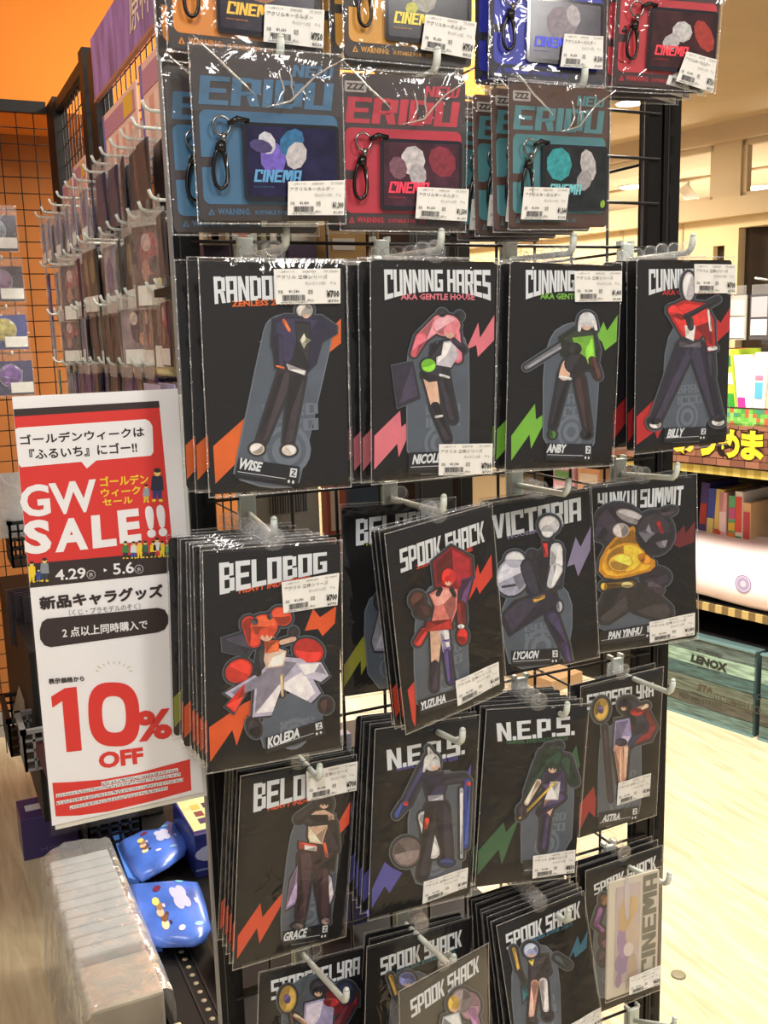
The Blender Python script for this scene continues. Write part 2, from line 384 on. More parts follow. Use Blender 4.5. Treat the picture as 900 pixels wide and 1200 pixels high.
def stand_pack(pz, reg, label, title=None, sub=None, bolts=(), bcol=(225, 75, 25), plate=None, bar=None, name=None, fig=(), price=None, arc=0.0, H=.208, cmat=None, logo=None):
    x, y, z, yaw, pit, rol, W = pz; M = pose(x, y, z, yaw, pit, rol); r = card_base(M, W, H, label, cmat=cmat)
    f = mapper(M, reg); inside = lambda p: (max(-W / 2 + .0003, min(W / 2 - .0003, p[0])), max(-H + .001, min(-.0005, p[1])))
    Q = lambda q: [inside(f(*p)) for p in q]
    if bolts:
        mb = MB(); bm_ = mat(bcol, .5, noise=.05, nscale=30)
        for b in bolts: mb.poly([inside(f(*p)) for p in b], .0003, bm_)
        mb.build('bolt_print', r)
    if title:
        mb = MB(); onquad(block(title[0]), Q(title[1]), .0006, mb, TITLE, arc)
        mb.build('title_lettering', r)
    if sub:
        mb = MB(); onquad(text(sub[0], .035, 0, 1), Q(sub[1]), .0005, mb, mat(bcol, .5), arc * .0); mb.build('subtitle_lettering', r)
    if plate:
        pts = [inside(f(*p)) for p in plate]; cx = sum(p[0] for p in pts) / len(pts); cy = sum(p[1] for p in pts) / len(pts)
        # smooth the outline once (corner cutting)
        q = []
        for i in range(len(pts)):
            a, b = pts[i], pts[(i + 1) % len(pts)]
            q += [(a[0] * .78 + b[0] * .22, a[1] * .78 + b[1] * .22), (a[0] * .22 + b[0] * .78, a[1] * .22 + b[1] * .78)]
        mb = MB(); GP = mat((88, 98, 112), .45, noise=.06, nscale=25); RIM = mat((118, 128, 138), .3)
        mb.poly(q, .0013, RIM, th=.0008)
        mb.poly([(cx + (p[0] - cx) * .965, cy + (p[1] - cy) * .98) for p in q], .0016, GP, th=.0002)
        ac = mb.build('acrylic_plate', r)
        # pale pattern lettering printed on the plate
        mb = MB(); PT = mat((112, 123, 137), .45)
        x0 = min(p[0] for p in q); x1 = max(p[0] for p in q); y0 = min(p[1] for p in q); y1 = max(p[1] for p in q)
        ww, hh = x1 - x0, y1 - y0
        if hh > .05:
            xa, xb = x0 + ww * .30, x0 + ww * .84
            onquad(block('BARD'), rectq(xa, y0 + hh * .42, xb, y0 + hh * .49), .0018, mb, PT)
            onquad(block('ICCO'), rectq(xa, y0 + hh * .33, xb, y0 + hh * .40), .0018, mb, PT)
            for rr, mt in ((.15, PT), (.12, GP), (.09, PT), (.05, GP)):
                mb.poly(ellpts(x0 + ww * .52, y0 + hh * .22, ww * rr * 1.6, ww * rr * 1.6), .0017 + (.15 - rr) * .002, mt)
            mb.build('plate_pattern', ac)
    if fig:
        # plain coloured shapes standing in for the printed artwork, with the clear acrylic edge round them
        halo = MB(); art = MB(); HM = mat((96, 103, 112), .3); HK = mat((47, 50, 57), .4)
        for k, e in enumerate(fig):
            if e[0] == 'E': pts = ellpts(*e[1:5], rot=e[6] if len(e) > 6 else 0); c = e[5]; big = ellpts(e[1], e[2], e[3] + 13, e[4] + 13, e[6] if len(e) > 6 else 0); med = ellpts(e[1], e[2], e[3] + 9, e[4] + 9, e[6] if len(e) > 6 else 0)
            elif e[0] == 'L': pts = limbpts(*e[1:7]); c = e[7]; big = limbpts(e[1], e[2], e[3] + 13, e[4], e[5], e[6] + 13); med = limbpts(e[1], e[2], e[3] + 9, e[4], e[5], e[6] + 9)
            else:
                pts = e[1]; c = e[2]; mx = sum(p[0] for p in pts) / len(pts); my = sum(p[1] for p in pts) / len(pts)
                def grow(g):
                    o_ = []
                    for p in pts:
                        dx, dy = p[0] - mx, p[1] - my; L_ = math.hypot(dx, dy) or 1; o_.append((p[0] + dx / L_ * g, p[1] + dy / L_ * g))
                    return o_
                big = grow(13); med = grow(9)
            halo.poly([inside(f(*p)) for p in big], .0020 , HM); halo.poly([inside(f(*p)) for p in med], .0021 + k * 1e-6, HK)
            art.poly([inside(f(*p)) for p in pts], .0023 + k * 4e-5, mat(c, .5, noise=.10, nscale=160))
            rk = random.Random(k * 7 + len(fig)); mx = sum(p[0] for p in pts) / len(pts); my = sum(p[1] for p in pts) / len(pts); n_ = len(pts)
            if c is SKIN or c == SKIN:
                # fringe of the nearest hair-coloured shape over the upper part of the head
                hc = None; bd = 1e9
                for e2 in fig:
                    if e2[0] == 'E' and e2[5] != SKIN and e2[3] > e[3] * 1.1:
                        d_ = math.hypot(e2[1] - mx, e2[2] - my)
                        if d_ < bd: bd = d_; hc = e2[5]
                if e[0] == 'E' and hc and bd < 60:
                    rx, ry = e[3], e[4]; P_ = [(mx - rx * 1.15, my + ry * .55)] + [(mx + rx * 1.15 * math.cos(t), my - ry * 1.1 * math.sin(t)) for t in [math.pi - i * math.pi / 8 for i in range(9)]] + [(mx + rx * 1.12, my + ry * .6), (mx + rx * .75, my + ry * .1), (mx + rx * .5, my + ry * .55), (mx + rx * .1, my - ry * .05), (mx - rx * .25, my + ry * .5), (mx - rx * .55, my), (mx - rx * .8, my + ry * .3)]
                    art.poly([inside(f(*p)) for p in P_], .0023 + k * 4e-5 + 2e-5, mat(hc, .5, noise=.12, nscale=160))
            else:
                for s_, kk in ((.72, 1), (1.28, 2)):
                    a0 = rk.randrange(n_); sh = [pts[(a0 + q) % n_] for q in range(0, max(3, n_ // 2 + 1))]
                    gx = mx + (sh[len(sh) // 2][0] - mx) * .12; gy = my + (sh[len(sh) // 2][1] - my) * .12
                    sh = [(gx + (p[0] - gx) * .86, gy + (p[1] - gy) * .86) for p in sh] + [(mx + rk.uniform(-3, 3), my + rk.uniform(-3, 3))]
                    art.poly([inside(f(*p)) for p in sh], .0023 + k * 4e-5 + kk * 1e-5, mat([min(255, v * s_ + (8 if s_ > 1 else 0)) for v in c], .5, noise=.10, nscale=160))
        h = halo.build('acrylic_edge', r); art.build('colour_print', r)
    if bar:
        mb = MB(); q = Q(bar); onquad(([(0, 0), (1, 0), (1, 1), (0, 1)], [(0, 1, 2, 3)], 1), q, .0026, mb, mat((24, 25, 33), .4))
        def B(u, v): return (q[0][0] * (1 - u) * (1 - v) + q[1][0] * u * (1 - v) + q[2][0] * (1 - u) * v + q[3][0] * u * v,
                             q[0][1] * (1 - u) * (1 - v) + q[1][1] * u * (1 - v) + q[2][1] * (1 - u) * v + q[3][1] * u * v)
        def bq(u0, v0, u1, v1, sh, m): onquad(sh, [B(u0, v0), B(u1, v0), B(u0, v1), B(u1, v1)], .0028, mb, m)
        unit = ([(0, 0), (1, 0), (1, 1), (0, 1)], [(0, 1, 2, 3)], 1)
        bq(.03, .66, .80, .69, unit, TITLE); bq(.85, .12, .96, .55, unit, TITLE)
        onquad(block('Z'), [B(.875, .2), B(.94, .2), B(.875, .48), B(.94, .48)], .0030, mb, INK)
        for du in (.85, .92): mb.poly([B(du + .02 * math.cos(t), .78 + .09 * math.sin(t)) for t in [i * .785 for i in range(8)]], .0029, TITLE)
        bq(.03, .76, .62, .81, text('Copyright All rights Reserved', 0, 0, 1), mat((120, 122, 130)))
        if name:
            heavy(text(name[0], .02, .25, 2), Q(name[1]), .0030, mb, TITLE, .00028)
        mb.build('name_bar', r)
    if price:
        q = [f(*p) for p in price[0]]; price_label(q, r, price[1], price[2], price[3], z=.0040)
    return r

# ================================================================== FRONT END-CAP RACK
PITCH = .0525
rack = thing('display_rack', 'tall black slotted-post rack with wire mesh front, full of hanging packs', 'rack', (0.25, 1.0, 0))
def post(x0, x1, y0, y1, z0, z1, parent, slotx, name='rack_post', front=True):
    mb = MB(); mb.box((x0, y0, z0), (x1, y1, z1), BLACKM)
    zz = z0 + .05
    SL = mat((5, 5, 5), .8)
    while zz < z1:
        if front: mb.box((slotx - .0022, y0 - .0006, zz), (slotx + .0022, y0 + .001, zz + .022), SL)
        else: mb.box((x0 - .0006, slotx - .0022, zz), (x0 + .001, slotx + .0022, zz + .022), SL)
        zz += .0345
    o = mb.build(name, parent); o.matrix_parent_inverse = parent.matrix_basis.inverted() if parent else Matrix(); return o
def put(mb, name, parent, label=None):
    o = mb.build(name, parent, label=label); o.matrix_parent_inverse = Matrix.Translation(-parent.matrix_world.translation) if parent.rotation_euler.z == 0 else parent.matrix_world.inverted(); return o
ALU = mat((150, 152, 156), .5, .15)
for (x0, x1, sx) in ((.2495, .276, .264), (.864, .890, .877)):
    mb = MB(); mb.box((x0, 1.0, .08), (x1, 1.012, 2.25), BLACKM); zz = .12; SL = mat((4, 4, 4), .9)
    while zz < 2.2: mb.box((sx - .0024, .9994, zz), (sx + .0024, 1.001, zz + .022), SL); zz += .0345
    mb.box((x0 + .006, .9992, .08), (x0 + .0072, 1.0, 2.25), mat((60, 60, 62), .3)); 
    put(mb, 'rack_post', rack)
mb = MB(); mb.box((.2475, 1.0005, .08), (.2495, 1.0115, 2.25), ALU); put(mb, 'edge_strip', rack, 'grey metal edge strip')
mb = MB(); mb.box((.842, 1.002, .08), (.862, 1.02, 2.25), BLACKM); mb.box((.8622, 1.004, .08), (.8638, 1.02, 2.25), mat((70, 70, 72), .3)); put(mb, 'panel_frame', rack)
wv = MB(); wv.tube([(0, 0, -1.05), (0, 0, 1.05)], .0019, BLACK, 6)
wvm = wv.build('wire').data; bpy.data.objects.remove(bpy.data.objects['wire'])
wh = MB(); wh.tube([(-.295, 0, 0), (.295, 0, 0)], .0019, BLACK, 6)
whm = wh.build('wire').data; bpy.data.objects.remove(bpy.data.objects['wire'])
def wire(me, loc, parent):
    o = bpy.data.objects.new('wire', me); COL.objects.link(o); o.parent = parent
    o.location = Vector(loc) - parent.matrix_world.translation; return o
bpy.context.view_layer.update()
for k in range(11): wire(wvm, (.31 + PITCH * k, 1.004, 1.15), rack)
for k in range(-28, 13): wire(whm, (.562, 1.0, 1.595 + PITCH * k), rack)
mb = MB(); mb.box((.243, 1.0, .0), (.892, 1.5, .08), BLACKM); put(mb, 'kick_plate', rack)
# side mesh wires seen through the gap, running back
for k in range(-28, 13):
    if k % 2 == 0:
        mb = MB(); mb.tube([(.86, 1.02, 1.595 + PITCH * k), (.86, 1.5, 1.595 + PITCH * k)], .0019, BLACK, 6); put(mb, 'wire', rack)
mb = MB(); mb.box((.852, 1.49, .08), (.875, 1.52, 1.72), BLACKM); put(mb, 'rack_post', rack)

# ------------------------------------------------------------------ hooks on the front mesh
def hook(xb, zw, bend, label, tipup=.017, r=.0034):
    base = Vector((xb, 1.0, zw))
    b = atX(bend[0], bend[1], xb); Y = min(max(b.y, .80), .92)
    zb = 1.5 + (b.z - 1.5) * (Y / b.y)
    t = thing('display_hook', label, 'hook', base)
    mb = MB(); w_ = .0085
    mb.bbox((-w_, -.008, -.045), (w_, -.002, .004), HOOKW, .0015)
    for s in (-1, 1): mb.box((s * w_ - .002, -.006, .002), (s * w_ + .002, .004, .0075), HOOKW)
    mb.box((-w_, .002, -.04), (w_, .005, -.002), HOOKW)
    mb.build('hook_clip', t)
    p0 = Vector((0, -.004, -.016)); p1 = Vector((0, Y - 1, zb - zw)); mb = MB()
    pts = [p0, p0.lerp(p1, .5), p0.lerp(p1, .93), p1, p1 + Vector((0, -.005, .004)), p1 + Vector((0, -.007, .009)), p1 + Vector((0, -.008, tipup))]
    mb.tube(pts, [r, r, r, r * 1.02, r * 1.05, r * 1.08, r * 1.0], HOOKW, 10)
    e = p1 + Vector((0, -.008, tipup)); mb.tube([e, e + Vector((0, 0, .0018)), e + Vector((0, 0, .003))], [r, r * .8, r * .3], HOOKW, 10)
    mb.build('hook_arm', t)
    return t, base + p0, base + p1
Z0 = 1.595; HK = {}
HL = [('R1a', .315, Z0 + 3 * PITCH, (326, 72), 'white hook over the blue key chain pack, top left of rack'),
 ('R1b', .4675, Z0 + 3 * PITCH, (508, 84), 'white hook piercing the front red key chain pack'),
 ('R1c', .6515, Z0 + 3 * PITCH, (680, 103), 'white hook over the teal key chain pack'),
 ('R2a', .321, Z0, (333, 290), 'white hook above the pack with a dark-jacketed figure'),
 ('R2b', .4745, Z0, (513, 293), 'white hook above the pack with the pink-haired figure'),
 ('R2c', .638, Z0, (667, 297), 'white hook above the pack with green zigzags'),
 ('R2d', .806, Z0, (806, 296), 'white hook above the pack with the red-coated figure'),
 ('R3a', .310, Z0 - 5 * PITCH, (316, 627), 'white hook above the thick stack with the red-haired figure'),
 ('R3b', .477, Z0 - 5 * PITCH, (516, 600), 'white hook above the tilted pack with the red parasol'),
 ('R3c', .645, Z0 - 5 * PITCH, (661, 579), 'white hook above the white-furred figure pack'),
 ('R3d', .800, Z0 - 5 * PITCH, (788, 560), 'white hook above the yellow-bellied figure pack'),
 ('R4a', .340, Z0 - 10 * PITCH, (372, 912), 'white hook above the pack with a bare-waisted dark-haired figure'),
 ('R4b', .490, Z0 - 10 * PITCH, (538, 870), 'white hook above the blue-zigzag pack with silver-haired figure'),
 ('R4c', .651, Z0 - 10 * PITCH, (660, 838), 'white hook above the dark green zigzag pack'),
 ('R4d', .800, Z0 - 10 * PITCH, (783, 811), 'long white hook above the gold-wand figure pack, right edge'),
 ('R5a', .346, Z0 - 15 * PITCH, (403, 1172), 'white hook at the bottom left of the rack front'),
 ('R5b', .479, Z0 - 15 * PITCH, (528, 1132), 'long white hook over the lilac-haired figure pack, bottom centre'),
 ('R5c', .650, Z0 - 15 * PITCH, (662, 1079), 'white hook over the fanned stack at the bottom'),
 ('R5d', .792, Z0 - 15 * PITCH, (779, 1035), 'white hook above the pale cream pack, right edge'),
 ('R6d', .838, Z0 - 20 * PITCH, (784, 1203), 'lowest white hook at the right edge')]
for k, x, z, b, l in HL: HK[k] = hook(x, z, b, l)

# ------------------------------------------------------------------ stand packs, front ones
O = (225, 88, 30)
LG = dict(grp=None)
PZ = {'wise': (0.3095,0.8759,1.5658,-3.3,0.1,-0.7,0.1345), 'nicole': (0.4640,0.8541,1.5663,1.3,2.3,-0.4,0.1356), 'anby': (0.6171,0.8562,1.5643,-0.0,0.6,-1.6,0.1339),
'billy': (0.7895,0.8739,1.5706,2.4,0.1,0.3,0.1400), 'koleda': (0.2977,0.8789,1.3015,1.9,-1.7,-2.9,0.1374), 'yuzuha': (0.4809,0.8857,1.3074,10.6,-0.1,5.3,0.1399),
'lycaon': (0.6569,0.9606,1.3049,-4.4,-1.0,3.2,0.1327), 'pan': (0.7949,0.9445,1.3126,-15.2,1.3,3.1,0.1351), 'grace': (0.3290,0.9220,1.0553,6.8,1.4,-5.1,0.1325),
'neps': (0.4784,0.9158,1.0750,4.0,-2.4,-5.6,0.1320), 'neps2': (0.6225,0.9152,1.0652,-4.5,-2.8,-6.2,0.1326), 'astra': (0.7818,0.9614,1.0594,1.1,2.8,0.8,0.1295),
'lyra': (0.3283,0.9037,0.8428,5.8,-5.4,-7.0,0.1250), 'spb': (0.4319,0.8534,0.8724,7.9,-4.5,-6.6,0.1340), 'spf': (0.4696,0.8300,0.8169,16.1,-3.2,-3.2,0.1353),
'spc': (0.6143,0.8976,0.8208,4.6,-12.8,0.5,0.1276), 'spd': (0.7840,0.9546,0.8119,1.3,-0.7,0.4,0.1247)}
# the overlapping corner of the bottom packs: keep the measured picture place, a little nearer
def nearer(p, k): return (p[0] * k, p[1] * k, 1.5 + (p[2] - 1.5) * k) + tuple(p[3:6]) + (p[6] * k,)
PZ['spf'] = nearer((0.4696,0.8719,0.8069,16.1,-3.2,-3.2,0.1353), .955)
PZ['spb'] = nearer(PZ['spb'], 1.115); PZ['lyra'] = nearer(PZ['lyra'], 1.07); PZ['spc'] = nearer(PZ['spc'], 1.02); PZ['yuzuha'] = nearer(PZ['yuzuha'], .985)
TX = 'アクリル 立体シリーズ'
stand_pack(PZ['wise'], 'A', 'black card pack with orange bands and a figure in a dark jacket',
 title=('RANDOM PLAY', [(207, 222), (712, 215), (213, 334), (712, 322)]), sub=('ZENLESS ZONE ZERO', [(280, 320), (650, 308), (282, 345), (650, 333)]), arc=.12,
 bolts=[[(207, 910), (330, 800), (560, 560), (725, 392), (725, 492), (640, 560), (430, 850), (216, 1062)]], bcol=(228, 105, 30),
 plate=[(283, 1038), (300, 955), (405, 450), (425, 400), (470, 374), (540, 370), (620, 390), (690, 460), (680, 520), (572, 985), (552, 1084), (420, 1082)],
 bar=[(307, 957), (556, 992), (290, 1036), (545, 1075)], name=('WISE', [(316, 956), (405, 975), (308, 1000), (399, 1012)]),
 fig=[('E', 575, 360, 34, 30, (176, 172, 166)), ('L', 500, 620, 34, 400, 890, 20, (48, 40, 46)), ('L', 545, 630, 34, 508, 895, 20, (44, 37, 43)),
  ('E', 382, 920, 30, 24, (222, 210, 196)), ('E', 512, 925, 30, 22, (222, 212, 200)), ('P', [(448, 400), (500, 380), (640, 385), (700, 425), (700, 455), (640, 490), (620, 570), (580, 612), (500, 590), (470, 560), (444, 500)], (40, 36, 62)),
  ('P', [(535, 400), (600, 405), (596, 590), (575, 606), (520, 580), (540, 480)], (32, 30, 33)), ('L', 465, 470, 20, 475, 580, 16, (40, 36, 60)), ('L', 462, 585, 4, 490, 592, 4, (225, 100, 40)), ('L', 490, 400, 7, 512, 440, 7, (205, 95, 45)),
  ('P', [(500, 575), (580, 604), (575, 622), (510, 600)], (205, 205, 205)), ('E', 580, 372, 18, 20, SKIN), ('P', [(555, 480), (572, 450), (580, 470), (600, 480), (582, 495), (572, 515), (562, 495)], (170, 170, 150))],
 price=([(447, 193), (717, 190), (457, 335), (717, 331)], '¥700', '¥770', TX))
stand_pack(PZ['nicole'], 'B', 'black card pack with pink zigzags and a pink-haired figure with a case',
 title=('CUNNING HARES', [(172, 193), (603, 195), (175, 318), (605, 320)]), sub=('AKA GENTLE HOUSE', [(240, 290), (540, 291), (240, 316), (540, 318)]), arc=.30, bcol=(226, 122, 138),
 bolts=[[(133, 868), (238, 765), (243, 832), (310, 778), (232, 955), (226, 900), (133, 1005)], [(505, 520), (555, 408), (562, 470), (620, 378), (620, 480), (553, 548), (547, 500)]],
 plate=[(265, 1030), (258, 560), (290, 490), (350, 450), (440, 430), (515, 480), (518, 700), (515, 1010)],
 bar=[(268, 935), (510, 925), (268, 1022), (510, 1010)], name=('NICOLE', [(284, 943), (400, 936), (282, 982), (398, 973)]),
 fig=[('P', [(205, 590), (285, 572), (312, 710), (225, 748)], (52, 46, 66)), ('L', 395, 405, 30, 320, 470, 22, (226, 128, 138)), ('L', 320, 470, 24, 290, 535, 14, (214, 96, 112)), ('L', 455, 450, 22, 468, 555, 18, (216, 104, 122)),
  ('E', 420, 420, 58, 44, (232, 140, 150)), ('L', 405, 610, 26, 448, 800, 18, (44, 40, 50)), ('L', 352, 620, 28, 376, 740, 19, SKIN), ('L', 376, 748, 20, 425, 880, 16, (42, 38, 46)),
  ('P', [(320, 610), (400, 570), (420, 640), (350, 650), (320, 630)], (38, 36, 44)), ('P', [(380, 490), (450, 480), (470, 540), (440, 590), (380, 580)], (196, 192, 204)), ('P', [(360, 500), (410, 480), (400, 540), (350, 560)], (40, 36, 44)),
  ('E', 348, 582, 30, 27, (122, 196, 50)), ('E', 434, 446, 22, 26, SKIN), ('L', 450, 480, 12, 490, 520, 12, (40, 38, 48)), ('L', 395, 620, 5, 430, 630, 5, (220, 220, 220)), ('E', 404, 372, 16, 14, (36, 34, 38)), ('E', 474, 382, 14, 15, (36, 34, 38)), ('L', 378, 790, 5, 402, 786, 5, (210, 210, 215))],
 price=([(388, 900), (605, 897), (386, 1026), (603, 1020)], '¥700', '¥770', TX))
stand_pack(PZ['anby'], 'C', 'black card pack with bright green zigzags and a white-haired figure',
 title=('CUNNING HARES', [(-84, 195), (280, 200), (-84, 315), (278, 318)]), sub=('AKA GENTLE HOUSE', [(-25, 288), (230, 292), (-25, 313), (230, 317)]), arc=.30, bcol=(122, 190, 60),
 bolts=[[(-142, 868), (-46, 738), (-42, 802), (20, 758), (-62, 920), (-68, 862), (-142, 968)], [(205, 465), (232, 405), (246, 442), (292, 378), (286, 485), (238, 522), (226, 488)]],
 plate=[(-16, 960), (-16, 560), (20, 450), (80, 410), (170, 400), (215, 470), (215, 620), (188, 975)],
 bar=[(-6, 897), (182, 900), (-8, 965), (180, 972)], name=('ANBY', [(-2, 900), (76, 902), (-5, 934), (73, 936)]),
 fig=[('L', 90, 480, 12, -85, 590, 9, (120, 122, 130)), ('L', 70, 620, 24, 22, 830, 14, (34, 32, 38)), ('L', 130, 640, 24, 165, 840, 15, (50, 36, 36)), ('L', 78, 580, 20, 68, 622, 22, SKIN),
  ('P', [(50, 470), (110, 430), (190, 440), (210, 520), (200, 600), (150, 600), (60, 540)], (38, 44, 34)), ('P', [(100, 470), (185, 460), (195, 550), (160, 580), (120, 540)], (118, 178, 58)), ('E', 115, 575, 48, 44, (36, 34, 36)),
  ('L', 180, 560, 16, 205, 625, 14, (70, 44, 38)), ('L', 133, 405, 9, 128, 440, 6, (206, 208, 212)), ('L', 188, 405, 9, 196, 436, 6, (206, 208, 212)), ('E', 160, 400, 34, 34, (214, 216, 220)), ('E', 158, 418, 22, 22, SKIN), ('L', 50, 628, 6, 92, 636, 6, (220, 220, 220)), ('E', 20, 862, 15, 16, (60, 100, 40)), ('E', 160, 862, 20, 16, (30, 30, 34)), ('E', 110, 515, 28, 26, (34, 34, 36))],
 price=([(105, 200), (298, 200), (108, 325), (297, 323)], '¥1,400', '¥1,540', TX))
stand_pack(PZ['billy'], 'C', 'black card pack at the right end with dark red band and red-coated figure',
 title=('CUNNING HARES', [(415, 192), (745, 188), (415, 298), (745, 296)]), sub=('AKA GENTLE HOUSE', [(470, 276), (700, 272), (470, 298), (700, 294)]), arc=.30, bcol=(196, 38, 40),
 bolts=[[(366, 790), (470, 690), (480, 735), (540, 690), (450, 880), (440, 850), (366, 905)], [(668, 470), (695, 395), (706, 410), (748, 345), (742, 440), (690, 490)]],
 plate=[(470, 898), (472, 560), (500, 440), (560, 400), (650, 440), (658, 890)],
 bar=[(475, 835), (648, 830), (470, 896), (645, 886)], name=('BILLY', [(486, 841), (554, 836), (482, 876), (550, 871)]),
 fig=[('L', 560, 510, 38, 440, 805, 20, (46, 42, 60)), ('L', 610, 520, 38, 688, 795, 22, (44, 40, 58)), ('L', 660, 540, 14, 668, 620, 10, (44, 40, 52)),
  ('P', [(485, 350), (550, 318), (640, 330), (675, 400), (680, 520), (650, 528), (636, 450), (610, 480), (545, 465), (505, 400)], (186, 40, 38)), ('L', 510, 360, 24, 545, 385, 16, (190, 44, 40)), ('P', [(555, 420), (600, 420), (592, 484), (560, 470)], (218, 214, 208)),
  ('E', 572, 262, 26, 58, (196, 194, 198)), ('L', 560, 385, 12, 690, 315, 8, (36, 34, 40)), ('P', [(530, 485), (620, 485), (625, 510), (535, 508)], (80, 76, 84)), ('L', 575, 400, 16, 580, 430, 12, (40, 36, 40)), ('L', 655, 515, 8, 680, 512, 8, (225, 222, 220)), ('E', 436, 822, 24, 15, (210, 205, 205)), ('E', 690, 812, 26, 15, (215, 210, 210)), ('E', 432, 808, 24, 14, (36, 33, 40)), ('E', 690, 796, 24, 15, (36, 33, 40)), ('L', 650, 360, 5, 660, 440, 5, (215, 205, 200))],
 price=([(590, 172), (758, 174), (592, 290), (757, 290)], '¥700', '¥770', TX))
stand_pack(PZ['koleda'], 'D', 'front black card pack of the thick left stack, red-haired figure in lilac trousers',
 title=('BELOBOG', [(230, 345), (667, 300), (233, 474), (668, 380)]), sub=('HEAVY INDUSTRIES', [(312, 445), (600, 396), (310, 470), (600, 420)]), bcol=O,
 bolts=[[(190, 1012), (330, 915), (385, 888), (400, 980), (345, 962), (302, 1086), (284, 1022), (195, 1152)], [(578, 620), (612, 530), (640, 565), (706, 520), (700, 590), (650, 642), (632, 612)]],
 plate=[(415, 1112), (392, 1040), (430, 900), (560, 860), (640, 920), (660, 1034)],
 bar=[(414, 1052), (650, 976), (420, 1116), (660, 1036)], name=('KOLEDA', [(420, 1052), (548, 1010), (425, 1094), (552, 1046)]),
 fig=[('P', [(245, 650), (330, 625), (360, 690), (340, 720), (250, 700)], (52, 50, 62)), ('L', 350, 590, 32, 370, 660, 28, (206, 56, 34)), ('E', 480, 560, 44, 36, (216, 66, 36), 30), ('E', 308, 780, 58, 46, (200, 46, 32), -30), ('E', 590, 700, 62, 50, (190, 42, 32), 20),
  ('E', 410, 600, 56, 48, (224, 78, 40)), ('P', [(400, 780), (450, 720), (560, 730), (600, 760), (600, 800), (640, 870), (600, 910), (480, 850), (440, 960), (362, 968), (372, 850), (280, 890), (250, 870)], (188, 182, 206)),
  ('P', [(540, 750), (640, 745), (672, 800), (640, 825), (570, 800)], (200, 196, 216)), ('P', [(395, 700), (440, 680), (500, 700), (490, 760), (420, 770)], (226, 196, 176)), ('P', [(410, 660), (470, 655), (470, 700), (415, 710)], (212, 88, 40)), ('E', 418, 634, 28, 26, SKIN), ('L', 400, 700, 13, 385, 790, 14, (48, 42, 44)), ('L', 480, 665, 10, 530, 650, 10, SKIN), ('E', 530, 625, 14, 18, (44, 38, 42)),
  ('P', [(255, 920), (330, 830), (330, 880), (290, 950)], (208, 52, 40)), ('E', 370, 1010, 26, 40, (44, 38, 42), -20), ('E', 660, 920, 26, 30, (60, 38, 40)), ('L', 482, 800, 8, 484, 880, 5, (190, 160, 120)), ('E', 372, 580, 14, 15, (70, 64, 70)), ('E', 432, 560, 12, 13, (70, 64, 70))],
 price=([(478, 420), (712, 382), (486, 546), (704, 513)], '¥700', '¥770', TX))
stand_pack(PZ['yuzuha'], 'E', 'tilted black card pack with a red parasol figure and small bear',
 title=('SPOOK SHACK', [(234, 290), (576, 174), (240, 386), (580, 258)]), sub=('ZENLESS ZONE', [(300, 355), (530, 278), (302, 372), (532, 296)]), bcol=(222, 66, 50),
 bolts=[[(268, 860), (322, 790), (318, 900), (304, 880), (300, 1010), (288, 985)], [(515, 500), (552, 350), (562, 392), (608, 310), (612, 400), (560, 470), (548, 440)]],
 plate=[(302, 966), (288, 720), (300, 520), (370, 420), (500, 430), (512, 680), (520, 900), (470, 910)],
 bar=[(305, 902), (520, 832), (310, 962), (524, 892)], name=('YUZUHA', [(315, 908), (413, 874), (318, 940), (416, 906)]),
 fig=[('P', [(365, 340), (440, 275), (522, 320), (528, 400), (470, 455), (375, 440)], (138, 24, 36)), ('P', [(480, 410), (530, 395), (500, 510), (470, 520)], (86, 56, 100)), ('E', 305, 495, 32, 36, (74, 44, 38)), ('E', 325, 540, 34, 28, (58, 36, 34)),
  ('L', 480, 510, 16, 482, 580, 18, (110, 34, 36)), ('E', 485, 640, 22, 34, (196, 40, 40)), ('L', 330, 620, 14, 305, 665, 16, (202, 44, 46)), ('L', 378, 620, 24, 374, 740, 16, SKIN), ('L', 374, 750, 14, 370, 850, 16, (46, 38, 56)), ('L', 412, 625, 19, 420, 700, 15, (206, 200, 222)), ('L', 422, 705, 15, 438, 820, 14, (72, 62, 116)),
  ('P', [(350, 470), (400, 440), (465, 450), (462, 530), (440, 590), (360, 580), (372, 520)], (222, 130, 122)), ('P', [(340, 580), (440, 570), (444, 612), (330, 622)], (150, 36, 34)), ('E', 428, 400, 29, 36, (206, 44, 44)), ('E', 427, 416, 15, 20, SKIN), ('L', 395, 450, 10, 385, 470, 10, (40, 38, 40)), ('L', 440, 450, 10, 452, 475, 8, (40, 38, 40)), ('L', 405, 660, 5, 432, 656, 5, (110, 96, 160)), ('L', 410, 690, 5, 436, 686, 5, (110, 96, 160)), ('E', 478, 600, 14, 9, (225, 220, 220))],
 price=([(453, 820), (628, 742), (462, 922), (632, 832)], '¥1,400', '¥1,540', TX))
